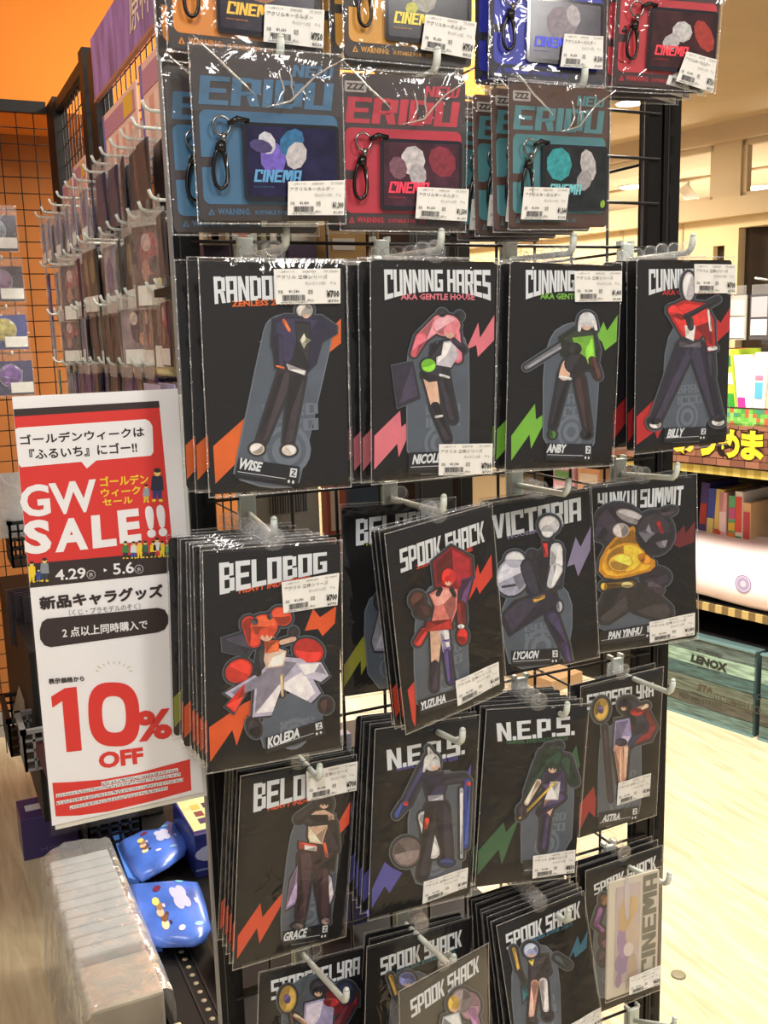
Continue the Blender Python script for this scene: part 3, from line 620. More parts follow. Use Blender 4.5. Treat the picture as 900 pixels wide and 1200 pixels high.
stand_pack(PZ['lycaon'], 'E', 'black card pack with lilac zigzag and a white-furred figure in black clothes',
 title=('VICTORIA', [(600, 155), (970, 78), (612, 250), (972, 172)]), sub=('HOUSEKEEPING', [(672, 232), (900, 180), (674, 250), (902, 198)]), bcol=(138, 130, 162),
 bolts=[[(915, 360), (950, 240), (970, 280), (1012, 195), (1010, 290), (960, 400), (945, 350)]],
 plate=[(684, 782), (650, 640), (650, 500), (740, 400), (860, 400), (935, 480), (935, 640), (890, 765)],
 bar=[(685, 700), (880, 688), (685, 764), (882, 756)], name=('LYCAON', [(694, 703), (797, 697), (690, 735), (794, 729)]),
 fig=[('E', 690, 400, 66, 78, (172, 172, 192), 20), ('E', 700, 330, 40, 34, (190, 190, 206)), ('L', 760, 360, 40, 800, 440, 50, (40, 38, 50)), ('P', [(640, 560), (700, 500), (860, 440), (880, 520), (790, 560), (680, 640)], (44, 40, 56)), ('L', 850, 560, 26, 900, 680, 18, (52, 46, 74)), ('L', 900, 680, 16, 925, 810, 8, (66, 52, 96)),
  ('P', [(780, 320), (850, 250), (900, 300), (890, 440), (820, 470), (790, 400)], (44, 42, 52)), ('L', 868, 285, 24, 868, 350, 26, (216, 218, 224)), ('L', 868, 370, 26, 845, 430, 16, (200, 202, 210)), ('E', 838, 190, 42, 38, (208, 208, 214)), ('E', 832, 215, 26, 26, (190, 190, 196)), ('P', [(810, 262), (832, 262), (834, 320), (818, 320)], (170, 40, 40)), ('E', 770, 310, 18, 16, (40, 38, 42)), ('E', 880, 520, 12, 22, (150, 150, 160)), ('L', 650, 440, 5, 700, 432, 5, (60, 56, 66)), ('L', 780, 495, 8, 815, 480, 8, (180, 140, 60))])
stand_pack(PZ['pan'], 'F', 'black card pack on the right with a round yellow-bellied figure',
 title=('YUNKUI SUMMIT', [(208, 132), (557, 100), (210, 200), (552, 180)]), bcol=(110, 30, 36),
 bolts=[[(500, 330), (560, 260), (566, 292), (603, 245), (600, 330), (540, 352)]],
 plate=[(212, 700), (215, 600), (300, 570), (360, 580), (420, 640), (420, 700)],
 bar=[(214, 690), (440, 655), (214, 745), (440, 715)], name=('PAN YINHU', [(248, 692), (386, 670), (248, 722), (384, 700)]),
 fig=[('E', 290, 260, 100, 88, (46, 38, 48)), ('E', 215, 290, 34, 30, (48, 42, 58)), ('L', 290, 560, 62, 240, 620, 40, (52, 48, 50)), ('L', 380, 560, 60, 470, 610, 40, (50, 46, 48)), ('E', 440, 470, 60, 40, (44, 38, 48)),
  ('P', [(235, 472), (210, 445), (214, 400), (240, 350), (275, 310), (320, 275), (352, 262), (372, 300), (376, 345), (400, 380), (438, 402), (440, 425), (420, 445), (340, 468), (280, 478)], (206, 142, 32)), ('E', 315, 395, 86, 62, (222, 160, 44), -18), ('E', 300, 410, 50, 36, (232, 178, 66), -10), ('E', 340, 225, 62, 26, (150, 146, 146), 20), ('E', 300, 280, 34, 30, (176, 168, 166)), ('E', 435, 290, 78, 88, (40, 36, 44)),
  ('E', 490, 205, 36, 16, (60, 50, 60), -15), ('P', [(370, 290), (400, 280), (412, 250), (424, 285), (440, 292), (418, 310), (400, 330)], (116, 112, 124)), ('P', [(440, 330), (465, 322), (490, 318), (480, 350), (455, 350)], (112, 108, 120)), ('L', 452, 250, 9, 466, 288, 7, (140, 34, 40)), ('L', 235, 505, 12, 350, 495, 12, (96, 74, 36)), ('E', 230, 507, 13, 15, (190, 150, 60)), ('E', 325, 500, 24, 12, (200, 180, 120)),
  ('L', 420, 500, 16, 455, 520, 16, (70, 60, 72)), ('E', 395, 395, 30, 20, (190, 120, 26), 30)],
 price=([(413, 650), (598, 612), (415, 735), (596, 702)], '¥1,400', '¥1,540', TX))
stand_pack(PZ['grace'], 'G', 'black card pack, lower left, bare-waisted dark-haired figure and orange-red zigzags',
 title=('BELOBOG', [(272, 206), (640, 135), (270, 325), (640, 222)]), sub=('HEAVY INDUSTRIES', [(332, 297), (590, 245), (330, 318), (590, 265)]), bcol=(226, 80, 46),
 bolts=[[(207, 835), (300, 700), (308, 758), (405, 640), (388, 705), (296, 866), (286, 802), (203, 932)], [(618, 425), (626, 360), (672, 280), (666, 372)]],
 plate=[(386, 880), (380, 740), (415, 440), (450, 340), (560, 300), (625, 380), (622, 520), (585, 850)],
 bar=[(388, 812), (582, 776), (385, 872), (577, 842)], name=('GRACE', [(394, 818), (490, 796), (391, 852), (488, 832)]),
 fig=[('P', [(420, 600), (450, 540), (480, 560), (440, 700), (400, 725)], (150, 132, 168)), ('P', [(560, 560), (590, 590), (600, 660), (585, 700), (560, 640)], (196, 180, 200)), ('E', 555, 285, 42, 42, (34, 28, 36)), ('L', 485, 500, 34, 462, 760, 18, (62, 44, 52)), ('L', 540, 500, 36, 562, 750, 20, (58, 42, 48)),
  ('P', [(500, 320), (560, 310), (600, 330), (600, 390), (500, 380)], (216, 180, 156)), ('P', [(494, 378), (575, 376), (560, 420), (552, 452), (500, 446), (492, 420)], (220, 186, 160)), ('P', [(470, 330), (575, 330), (580, 372), (500, 380), (470, 355)], (40, 34, 42)), ('L', 455, 350, 17, 520, 300, 14, (40, 34, 42)), ('L', 592, 370, 20, 600, 470, 20, (44, 36, 44)), ('P', [(455, 440), (530, 455), (530, 482), (455, 470)], (176, 66, 50)), ('P', [(478, 455), (528, 462), (526, 480), (478, 474)], (224, 224, 224)), ('E', 558, 285, 20, 20, SKIN), ('P', [(545, 480), (610, 480), (600, 560), (540, 550)], (40, 32, 40)), ('L', 560, 450, 7, 570, 500, 6, (214, 84, 50)), ('E', 565, 770, 18, 14, (130, 110, 110)), ('E', 450, 790, 24, 12, (100, 86, 88))],
 price=([(482, 150), (695, 108), (487, 272), (690, 228)], '¥700', '¥770', TX))
stand_pack(PZ['neps'], 'H', 'black card pack with blue-violet zigzag and silver-haired dark-suited figure',
 title=('N.E.P.S.', [(166, 186), (456, 130), (170, 262), (456, 200)]), sub=('CRIMINAL INVESTIGATION TEAM', [(200, 246), (430, 204), (200, 264), (430, 224)]), bcol=(84, 84, 168),
 bolts=[[(113, 700), (160, 600), (185, 620), (225, 640), (178, 715), (160, 690), (113, 770)], [(452, 300), (480, 238), (478, 330), (456, 340)]],
 plate=[(280, 700), (245, 600), (243, 400), (300, 300), (390, 250), (432, 290), (450, 500), (440, 660)],
 fig=[('E', 238, 560, 52, 56, (112, 100, 100), 30), ('L', 300, 430, 20, 335, 560, 26, (206, 206, 208)), ('L', 332, 400, 28, 295, 650, 18, (38, 34, 46)), ('L', 366, 395, 28, 385, 580, 22, (40, 36, 50)), ('L', 300, 250, 14, 240, 380, 16, (44, 46, 84)), ('L', 230, 385, 14, 200, 425, 10, (50, 66, 130)),
  ('P', [(290, 280), (370, 270), (385, 310), (372, 360), (315, 365)], (40, 38, 66)), ('L', 375, 295, 13, 450, 285, 12, (42, 38, 54)), ('L', 440, 330, 7, 440, 580, 5, (180, 184, 200)), ('L', 462, 300, 12, 456, 540, 8, (44, 70, 150)), ('L', 328, 200, 12, 318, 176, 5, (204, 206, 212)), ('E', 330, 228, 30, 33, (214, 216, 220)), ('L', 308, 235, 8, 300, 262, 4, (206, 208, 214)), ('E', 342, 238, 17, 20, SKIN), ('P', [(315, 352), (372, 348), (374, 368), (318, 372)], (150, 150, 160)), ('E', 234, 380, 9, 9, (180, 40, 40)), ('E', 465, 308, 9, 9, (180, 50, 40)), ('E', 385, 598, 28, 14, (48, 60, 110)), ('L', 312, 440, 9, 306, 470, 6, (190, 60, 40))],
 price=([(298, 668), (462, 615), (293, 750), (457, 690)], '¥1,400', '¥1,540', TX))
stand_pack(PZ['neps2'], 'I', 'black card pack with dark green zigzag and a kicking dark-green-haired figure',
 title=('N.E.P.S.', [(4, 190), (262, 165), (8, 250), (262, 228)]), sub=('CRIMINAL INVESTIGATION TEAM', [(35, 246), (240, 232), (35, 260), (240, 247)]), bcol=(58, 104, 70),
 bolts=[[(-56, 610), (28, 515), (36, 548), (80, 500), (22, 655), (12, 605), (-58, 690)], [(236, 320), (268, 262), (274, 300), (280, 330), (250, 380)]],
 plate=[(85, 690), (82, 500), (100, 420), (170, 300), (240, 290), (262, 380), (250, 620)],
 bar=[(88, 640), (250, 615), (88, 690), (250, 665)], name=('QINGYI', [(95, 645), (178, 632), (95, 670), (178, 657)]),
 fig=[('E', 180, 300, 40, 32, (30, 56, 44)), ('L', 150, 320, 18, 110, 420, 12, (30, 54, 44)), ('L', 230, 310, 18, 258, 380, 12, (30, 54, 44)), ('L', 180, 440, 18, 165, 490, 14, (196, 150, 130)), ('L', 164, 495, 13, 155, 600, 10, (54, 46, 78)), ('L', 150, 480, 12, 215, 430, 14, (60, 50, 84)),
  ('P', [(155, 350), (225, 345), (228, 410), (180, 430), (150, 390)], (66, 58, 90)), ('P', [(180, 380), (212, 380), (205, 440), (160, 440)], (212, 212, 218)), ('E', 185, 334, 15, 18, SKIN), ('L', 196, 380, 3.5, 78, 500, 3.5, (196, 158, 70)), ('L', 140, 380, 9, 100, 450, 8, (210, 190, 170)), ('E', 88, 478, 14, 20, (56, 50, 60)), ('E', 178, 268, 14, 10, (34, 50, 44)), ('E', 205, 262, 12, 10, (34, 50, 44))],
 price=([(120, 622), (260, 602), (118, 697), (256, 678)], '¥850', '¥935', TX))
stand_pack(PZ['astra'], 'I', 'black card pack at the right edge, figure in a lilac dress with a gold wand',
 title=('STARSOFLYRA', [(302, 96), (522, 54), (303, 146), (522, 100)]), bcol=(168, 42, 40), 
 bolts=[[(275, 462), (325, 398), (333, 440), (330, 500), (310, 480), (278, 545)]],
 plate=[(335, 540), (338, 330), (345, 220), (420, 170), (480, 200), (482, 440), (470, 500)],
 bar=[(338, 482), (470, 460), (336, 532), (468, 505)], name=('ASTRA', [(350, 490), (408, 482), (348, 513), (406, 504)]),
 fig=[('E', 347, 143, 24, 38, (176, 146, 70), 8), ('E', 346, 143, 9, 14, (96, 80, 130)), ('L', 358, 200, 3, 378, 440, 3, (72, 50, 70)), ('P', [(440, 150), (500, 140), (530, 200), (510, 240), (450, 260)], (116, 36, 44)), ('L', 440, 130, 26, 480, 200, 26, (34, 40, 60)), ('L', 480, 200, 20, 430, 260, 14, (34, 42, 66)), ('P', [(392, 180), (440, 170), (446, 230), (420, 275), (385, 280)], (164, 158, 206)), ('L', 400, 270, 13, 414, 380, 10, (214, 160, 140)), ('L', 424, 268, 12, 420, 370, 8, (210, 156, 136)), ('E', 424, 128, 17, 22, (40, 38, 52)), ('E', 420, 132, 10, 14, SKIN), ('E', 412, 250, 20, 14, (44, 40, 60)), ('L', 470, 140, 7, 496, 130, 7, (214, 170, 150)), ('E', 462, 150, 22, 14, (150, 36, 40))],
 price=([(400, 382), (508, 350), (395, 457), (503, 425)], '¥1,400', '¥1,540', TX))
stand_pack(PZ['lyra'], 'G', 'lowest left black card pack, gold-disc wand figure with red wings',
 title=('STARSOFLYRA', [(343, 1020), (712, 920), (345, 1102), (710, 992)]), bcol=(168, 42, 40),
 plate=[(380, 1290), (390, 1100), (450, 1010), (560, 980), (660, 1080), (660, 1290)],
 fig=[('E', 410, 1092, 36, 56, (176, 146, 74), 6), ('E', 408, 1092, 14, 20, (96, 80, 134)), ('L', 422, 1150, 5, 440, 1280, 5, (84, 60, 60)), ('P', [(560, 1060), (640, 1040), (700, 1060), (700, 1120), (600, 1160)], (124, 34, 42)), ('E', 650, 1070, 44, 50, (36, 42, 66)), ('E', 545, 1045, 38, 32, (44, 42, 52)), ('P', [(480, 1110), (560, 1090), (600, 1130), (590, 1250), (470, 1260)], (172, 166, 208)), ('E', 535, 1062, 18, 20, SKIN), ('E', 590, 1105, 34, 20, (150, 40, 46)), ('L', 440, 1160, 9, 480, 1190, 10, (214, 170, 150)), ('L', 660, 1130, 20, 600, 1230, 20, (90, 30, 44))])
stand_pack(PZ['spb'], 'H', 'black card pack with lilac-haired figure, bottom centre, behind the tilted one',
 title=('SPOOK SHACK', [(143, 956), (445, 850), (145, 1020), (445, 912)]), sub=('ZENLESS ZONE ZERO', [(198, 1000), (420, 922), (200, 1014), (422, 938)]), bcol=(52, 116, 132),
 plate=[(170, 1300), (180, 1080), (230, 1010), (300, 1000), (350, 1060), (360, 1300)],
 fig=[('E', 240, 1032, 32, 28, (118, 126, 190)), ('L', 178, 1020, 8, 200, 1090, 6, (176, 140, 60)), ('P', [(215, 1070), (290, 1060), (300, 1160), (220, 1170)], (50, 46, 58)), ('E', 244, 1044, 15, 15, SKIN), ('L', 240, 1170, 14, 246, 1290, 12, (210, 160, 140)), ('L', 280, 1050, 8, 310, 1040, 6, (170, 140, 70)), ('L', 200, 1090, 4, 240, 1180, 4, (56, 50, 52))])
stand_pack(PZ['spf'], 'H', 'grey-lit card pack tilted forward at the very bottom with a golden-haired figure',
 title=('SPOOK SHACK', [(253, 1112), (508, 945), (258, 1178), (508, 1006)]), bcol=(150, 100, 140), cmat=mat((78, 74, 68), .5, noise=.08, nscale=14),  # black card lightened to grey, the light on it put into the colour
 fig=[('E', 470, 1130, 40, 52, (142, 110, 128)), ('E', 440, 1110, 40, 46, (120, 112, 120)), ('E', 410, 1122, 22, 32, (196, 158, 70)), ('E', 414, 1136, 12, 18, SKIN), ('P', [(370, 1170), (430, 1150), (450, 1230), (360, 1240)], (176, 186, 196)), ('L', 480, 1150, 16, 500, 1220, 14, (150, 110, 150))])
stand_pack(PZ['spc'], 'I', 'front pack of the fanned bottom stack, blue-haired figure and blue zigzag',
 title=('SPOOK SHACK', [(34, 886), (280, 775), (38, 936), (280, 830)]), sub=('ZENLESS ZONE ZERO', [(100, 905), (255, 842), (102, 918), (257, 856)]), bcol=(60, 124, 156),
 bolts=[[(238, 978), (272, 890), (281, 922), (306, 872), (302, 930), (264, 962), (258, 942)]],
 plate=[(52, 1270), (48, 1040), (70, 950), (120, 912), (180, 925), (212, 1000), (218, 1270)],
 fig=[('L', 58, 932, 6, 74, 1000, 5, (180, 144, 60)), ('P', [(110, 960), (170, 950), (180, 1010), (150, 1045), (110, 1050)], (44, 40, 48)), ('L', 128, 1045, 13, 116, 1150, 9, (204, 150, 136)), ('L', 155, 1040, 14, 164, 1130, 10, (214, 208, 210)), ('E', 114, 936, 24, 24, (160, 170, 214)), ('E', 116, 946, 13, 14, SKIN), ('P', [(105, 970), (125, 965), (120, 990)], (196, 166, 80)), ('P', [(85, 1060), (100, 1040), (105, 1080), (88, 1110)], (40, 96, 106)), ('L', 75, 1000, 3, 110, 1080, 3, (50, 46, 48)), ('L', 200, 960, 9, 236, 985, 9, (64, 76, 80)), ('E', 118, 1170, 12, 16, (44, 38, 44)), ('E', 170, 1152, 14, 14, (44, 38, 44))],
 price=([(238, 1180), (342, 1122), (238, 1240), (342, 1180)], '¥1,400', '¥1,540', TX))
stand_pack(PZ['spd'], 'I', 'black card pack behind the pale cream pack, violet swirl print',
 title=('SPOOK SHACK', [(325, 722), (530, 625), (327, 757), (530, 668)]), bcol=(140, 80, 130),
 plate=[(322, 1100), (322, 850), (345, 760), (380, 740), (420, 800), (420, 1080)],
 fig=[('L', 345, 800, 8, 330, 850, 8, (126, 78, 138)), ('L', 330, 850, 7, 352, 870, 7, (126, 78, 138)), ('E', 356, 770, 12, 18, (120, 86, 60)), ('E', 360, 900, 16, 30, (96, 62, 90)), ('E', 350, 960, 12, 26, (70, 56, 70))])

# ------------------------------------------------------------------ packs hanging behind the front ones
def back_pack(seed, W, bcol, H=.208, sw=True):
    M = Matrix(); r = thing('stand_pack', '', 'pack', M)
    mb = MB(); mb.poly(roundrect(-W / 2, -H, W / 2, 0, .004), 0.0, CARD, th=.0012)
    mb.build('backing_card', r)
    bm_ = mat(bcol, .5, noise=.05, nscale=30); mb = MB()
    mb.poly([(-W / 2 + .0005, -H * .80), (-W / 2 + W * .22, -H * .68), (-W / 2 + W * .24, -H * .76), (-W / 2 + W * .42, -H * .64), (-W / 2 + W * .2, -H * .9), (-W / 2 + W * .18, -H * .84), (-W / 2 + .0005, -H * .955)], .0004, bm_)
    mb.poly([(W / 2 - W * .22, -H * .39), (W / 2 - W * .12, -H * .27), (W / 2 - W * .11, -H * .33), (W / 2 - .0005, -H * .24), (W / 2 - .0005, -H * .36), (W / 2 - W * .13, -H * .435)], .0004, bm_)
    mb.build('bolt_print', r)
    sleeve_mesh(W, H, seed).build('clear_sleeve', r)
    mb = MB(); onquad(block('SHACK'), [(-W * .38, -.012), (W * .4, -.012), (-W * .38, -.032), (W * .4, -.028)], .0006, mb, TITLE, .2); mb.build('title_lettering', r)
    o = bpy.data.objects.new('hang_tab', TABM); COL.objects.link(o); o.parent = r
    return r
PROTO = {}
ORD = ['second in line', 'third in line', 'fourth in line', 'fifth in line', 'sixth in line', 'seventh in line', 'eighth in line']
def stack(key, n, dy, dx, label, grp, bcol=O, seed=1, dyaw=0.0, jitter=1.0, y0=None):
    x, y, z, yaw, pit, rol, W = PZ[key]; rnd = random.Random(seed)
    W = .134
    base_label = label
    for i in range(1, n + 1):
        label = base_label + ', ' + ORD[i - 1] if n > 1 else base_label
        if len(label.split()) > 16: label = label.replace('black card pack', 'pack', 1)
        M = pose(x + dx * i + rnd.uniform(-.0015, .0015) * jitter, min(y + dy * i, .9945), z + rnd.uniform(-.0015, .0015) * jitter, yaw * (1 - i / (n + 1)) + rnd.uniform(-1.2, 1.2) * jitter + dyaw, pit * (1 - i / (n + 1)), rol + rnd.uniform(-.8, .8) * jitter)
        if bcol not in PROTO:
            PROTO[bcol] = back_pack(50 + len(PROTO), W, bcol); r = PROTO[bcol]; r.matrix_world = M; r['label'] = label; r['group'] = grp
        else: dup(PROTO[bcol], M, label, grp)
        PROTO[bcol]['group'] = PROTO[bcol].get('group', grp)
    bpy.context.view_layer.update()
stack('wise', 2, .022, -.006, 'black card pack with an orange corner, hanging behind the dark-jacketed figure pack', 'packs behind the dark-jacketed figure pack', (228, 106, 30), 2)
stack('nicole', 5, .018, -.0040, 'black card pack with a dusty pink corner, behind the pink-haired figure pack', 'packs behind the pink-haired figure pack', (196, 108, 122), 3)
stack('anby', 5, .016, -.0005, 'black card pack with a green corner, behind the white-haired figure pack', 'packs behind the white-haired figure pack', (122, 190, 60), 4)
stack('billy', 5, .017, -.003, 'black card pack with a dark red corner, behind the red-coated figure pack', 'packs behind the red-coated figure pack', (172, 34, 38), 5)
stack('koleda', 6, .012, -.0012, 'black card pack in the thick left stack behind the red-haired figure', 'packs in the thick left stack', O, 6)
PZ['kol2'] = (.287, .957, 1.303, 1, 0, -1.5, .134)
stack('kol2', 2, .015, -.001, 'yellow-green cornered pack at the back of the thick left stack', 'yellow-green packs at the back of the thick left stack', (148, 150, 52), 7)
stack('yuzuha', 3, .008, -.0005, 'black card pack with orange-red corner, behind the tilted parasol pack', 'packs behind the tilted parasol pack', (214, 70, 40), 8)
stack('lycaon', 3, .010, .001, 'black card pack behind the white-furred figure pack', 'packs behind the white-furred figure pack', (138, 130, 162), 9)
stack('pan', 2, .013, .0, 'black card pack behind the yellow-bellied figure pack', 'packs behind the yellow-bellied figure pack', (110, 30, 36), 10)
stack('grace', 4, .013, .0012, 'black card pack behind the bare-waisted dark-haired figure pack', 'packs behind the bare-waisted figure pack', (226, 80, 46), 11)
stack('neps', 4, .012, .0006, 'black card pack with blue corner, behind the silver-haired figure pack', 'packs behind the silver-haired figure pack', (84, 84, 168), 12)
stack('neps2', 5, .014, .001, 'black card pack with dark green corner, behind the kicking figure pack', 'packs behind the kicking figure pack', (58, 104, 70), 13)
stack('astra', 1, .014, -.003, 'single black card pack behind the gold wand and lilac dress pack', 'pack behind the lilac dress pack', (168, 42, 40), 14)
stack('spb', 2, .012, .001, 'black card pack behind the lilac-haired figure pack at the bottom', 'packs behind the lilac-haired figure pack', (52, 116, 132), 15)
stack('spc', 7, .0095, .0008, 'black card pack in the fanned bottom stack behind its front pack', 'packs in the fanned bottom stack', (60, 124, 156), 16)
stack('spd', 2, .013, -.001, 'black card pack behind the violet swirl pack at the right edge', 'packs behind the violet swirl pack', (140, 80, 130), 17)
# the upright pack with the yellow-green zigzag between two hooks
bx = at(402, 599, .952)
stand_pack((bx.x + .068, .955, bx.z + .001, 0, -1.5, -2.2, .136), 'E', 'black card pack with yellow-green zigzag, half hidden behind the parasol pack',
 title=('BELOBOG', [(58, 168), (420, 120), (58, 276), (420, 215)]), sub=('HEAVY INDUSTRIES', [(100, 262), (380, 225), (100, 276), (380, 240)]), bcol=(150, 152, 50),
 bolts=[[(10, 760), (90, 640), (100, 700), (160, 650), (80, 800), (78, 740), (10, 850)]],
 plate=[(110, 860), (85, 560), (120, 470), (250, 440), (300, 560), (300, 860)],
 fig=[('P', [(150, 540), (200, 480), (210, 700), (130, 700), (120, 660)], (148, 148, 164)), ('E', 170, 500, 36, 40, (60, 58, 62))])
# one more lone pack behind, its edge shows to the left



# ================================================================== KEY CHAIN PACKS (top rows)
KP = {'k1': (0.2997,0.8412,1.7338,-1.1,3.7,0.9,0.1310), 'k2': (0.4387,0.8618,1.7318,-8.7,3.0,-0.6,0.1208), 'k3': (0.6157,0.8664,1.7369,3.3,2.6,1.5,0.1251),
'k4': (0.3008,0.8859,1.8780,-3.0,1.0,-1.2,0.1370), 'k5': (0.4606,0.8861,1.8865,-6.0,0.5,-1.2,0.1278), 'k6': (0.6337,0.9108,1.8867,-10.1,-1.8,-2.1,0.1273), 'k7': (0.7854,0.9018,1.8924,-11.5,3.0,-1.4,0.1227)}
def key_pack(k, label, dark, col, art, price=None, reg='K', H=.135, zz=True, fx=1.0):
    x, y, z, yaw, pit, rol, W = KP[k]; M = pose(x, y, z, yaw, pit, rol)
    r = card_base(M, W, H, label, name='key_chain_pack', cmat=mat(dark, .5, noise=.06, nscale=18), tab=False)
    cm = mat(col, .45, noise=.06, nscale=22); L = lambda u, v: (-W / 2 + W * u, -H * v)
    Qn = lambda u0, v0, u1, v1: [L(u0, v0), L(u1, v0), L(u0, v1), L(u1, v1)]
    mb = MB()
    def it(q, s): # lean letters
        return [(q[0][0] + s, q[0][1]), (q[1][0] + s, q[1][1]), q[2], q[3]]
    onquad(block('NEW'), it(Qn(.66, .055, .94, .125), .002), .0005, mb, cm); onquad(block('ERIDU'), it(Qn(.03, .15, .93, .315), .003), .0005, mb, cm)
    mb.build('title_lettering', r)
    mb = MB(); mb.poly([(p[0], p[1]) for p in roundrect(*L(.03, .90), *L(.97, .345), .006)], .0004, cm)
    mb.poly([L(.03, .62), L(.10, .62), L(.12, .60), L(.12, .66), L(.10, .68), L(.03, .68)], .0005, mat(dark, .5))
    mb.build('colour_panel', r)
    mb = MB(); onquad(text('WARNING:', .03, 0, 1), Qn(.12, .925, .34, .965), .0005, mb, cm); onquad(text('SUITABLE FOR : 15Y', .02, 0, 1), Qn(.37, .935, .68, .962), .0005, mb, cm)
    mb.poly([L(.055, .967), L(.10, .967), L(.078, .925)], .0005, cm); mb.poly([L(.07, .962), L(.085, .962), L(.078, .935)], .0006, mat(dark, .5)); mb.build('warning_print', r)
    if zz:
        mb = MB(); mb.poly(roundrect(*L(.03, .12), *L(.20, .05), .0015), .0005, mat((186, 178, 172), .5)); onquad(block('ZZZ'), Qn(.05, .065, .18, .105), .0007, mb, INK); mb.build('badge_print', r)
    # moulded plaque
    mb = MB(); px0, py0 = L(.30, .88); px1, py1 = L(.965, .41)
    mb.poly(roundrect(px0, py0, px1, py1, .004), .0048, mat((26, 24, 36), .12, coat=1.0), th=.004)
    mb.poly(roundrect(px0 + .003, py0 + .004, px1 - .003, py1 - .003, .002), .0050, mat(art[0], .2, noise=.25, nscale=60), th=.0002)
    pl = mb.build('plaque', r)
    mb = MB()
    for i, (cu, cv, ru, rv, c) in enumerate(art[1]):
        mb.poly([(L(cu, cv)[0] + p[0] * W, L(cu, cv)[1] + p[1] * H) for p in ellpts(0, 0, ru, rv, 20 * i, 9)], .0052 + i * 2e-5, mat(c, .4, noise=.15, nscale=200))
    mb.build('plaque_print', pl)
    mb = MB(); onquad(block('CINEMA'), it(Qn(.36, .69, .68, .765), .002), .0056, mb, mat([min(255, v * 1.35 + 12) for v in col], .4)); 
    onquad(text('PROXY NETWORK', .0, 0, 1), Qn(.36, .79, .50, .80), .0056, mb, mat(col, .4)); mb.build('plaque_lettering', pl)
    # metal swivel clasp
    mb = MB(); cx, cy = L(.16, .44); zc = .0065
    ring = [(cx + .0075 * math.cos(t), cy + .0075 * math.sin(t), zc) for t in [i * math.pi / 9 for i in range(18)]]
    mb.tube(ring, .0011, CHROME, 6, close=True)
    mb.tube([(cx + .006, cy + .002, zc), (cx + .014, cy + .006, zc), (cx + .024, cy + .005, zc)], [.0022, .0026, .0018], GUN, 8)
    mb.tube([(cx + .002, cy - .006, zc), (cx, cy - .013, zc)], [.0028, .0022], CHROME, 8)
    mb.tube([(cx - .001, cy - .013, zc), (cx - .002, cy - .020, zc)], [.0042, .0050], GUN, 8)
    lp = []
    for i in range(20):
        t = 2 * math.pi * i / 20; lp.append((cx - .003 + .0052 * math.sin(t) * (1.15 - .3 * math.cos(t)), cy - .034 + .016 * math.cos(t), zc + .0003))
    mb.tube(lp, .0017, GUN, 8, close=True)
    mb.tube([(cx + .003, cy - .022, zc + .002), (cx + .002, cy - .046, zc + .002)], .0008, CHROME, 6)
    mb.build('swivel_clasp', r)
    if price:
        f = mapper(M, reg); q = [f(*p) for p in price[0]]; price_label(q, r, price[1], price[2], 'アクリルキーホルダー', z=.0085, list_price=price[3])
    return r, M
def big_folds(r, W, H, seed):
    """stiff bag folds radiating from the hook hole"""
    rnd = random.Random(seed); mb = MB(); nx, ny = 26, 12; vs = []
    for j in range(ny + 1):
        for i in range(nx + 1):
            u, v = i / nx, j / ny; x = -W / 2 - .003 + (W + .006) * u; y = .012 - .060 * v
            a = math.atan2(y - .004, x - .012) ; ridge = max(0, 1 - abs(math.sin(a * 4.5 + seed)) * 2.2)
            ed = min(1, min(u, 1 - u) * 9) * min(1, (1 - v) * 5)
            vs.append((x, y, .0062 + ed * (.0048 * ridge + .0014 * math.sin(21 * u + 9 * v + seed))))
    fs = [(j * (nx + 1) + i, (j + 1) * (nx + 1) + i, (j + 1) * (nx + 1) + i + 1, j * (nx + 1) + i + 1) for j in range(ny) for i in range(nx)]
    mb.raw(vs, fs, SLEEVE, True)
    hx = .012; zc = .0105; CR = clear_mat('bag_crease_glint', gloss=.55, rough=.12, haze=.30, fres=.4) if 'bag_crease_glint' not in bpy.data.materials else bpy.data.materials['bag_crease_glint']  # pale shiny material that paints the glints along the bag creases
    for (pts) in ([(-W / 2, .008), (-W * .32, -.012), (-W * .12, -.034 - .004 * math.sin(seed))], [(W / 2, -.002), (W * .30, -.016), (hx + .004, -.038), (-W * .06, -.044)], [(hx - .006, -.014), (hx - .002, -.030), (hx - .010, -.042)], [(hx + .004, -.012), (hx + .006, -.034)]):
        n = 7; P_ = []
        for k in range(n):
            a = k / (n - 1) * (len(pts) - 1); i0 = min(int(a), len(pts) - 2); f_ = a - i0
            P_.append((pts[i0][0] * (1 - f_) + pts[i0 + 1][0] * f_ + .0006 * math.sin(k * 2.1 + seed), pts[i0][1] * (1 - f_) + pts[i0 + 1][1] * f_, zc))
        mb.tube(P_, [.0003, .0007, .0009, .0011, .0010, .0007, .0003], CR, 6)
    mb.build('bag_fold', r)
kA = lambda a, *b: (a, b)
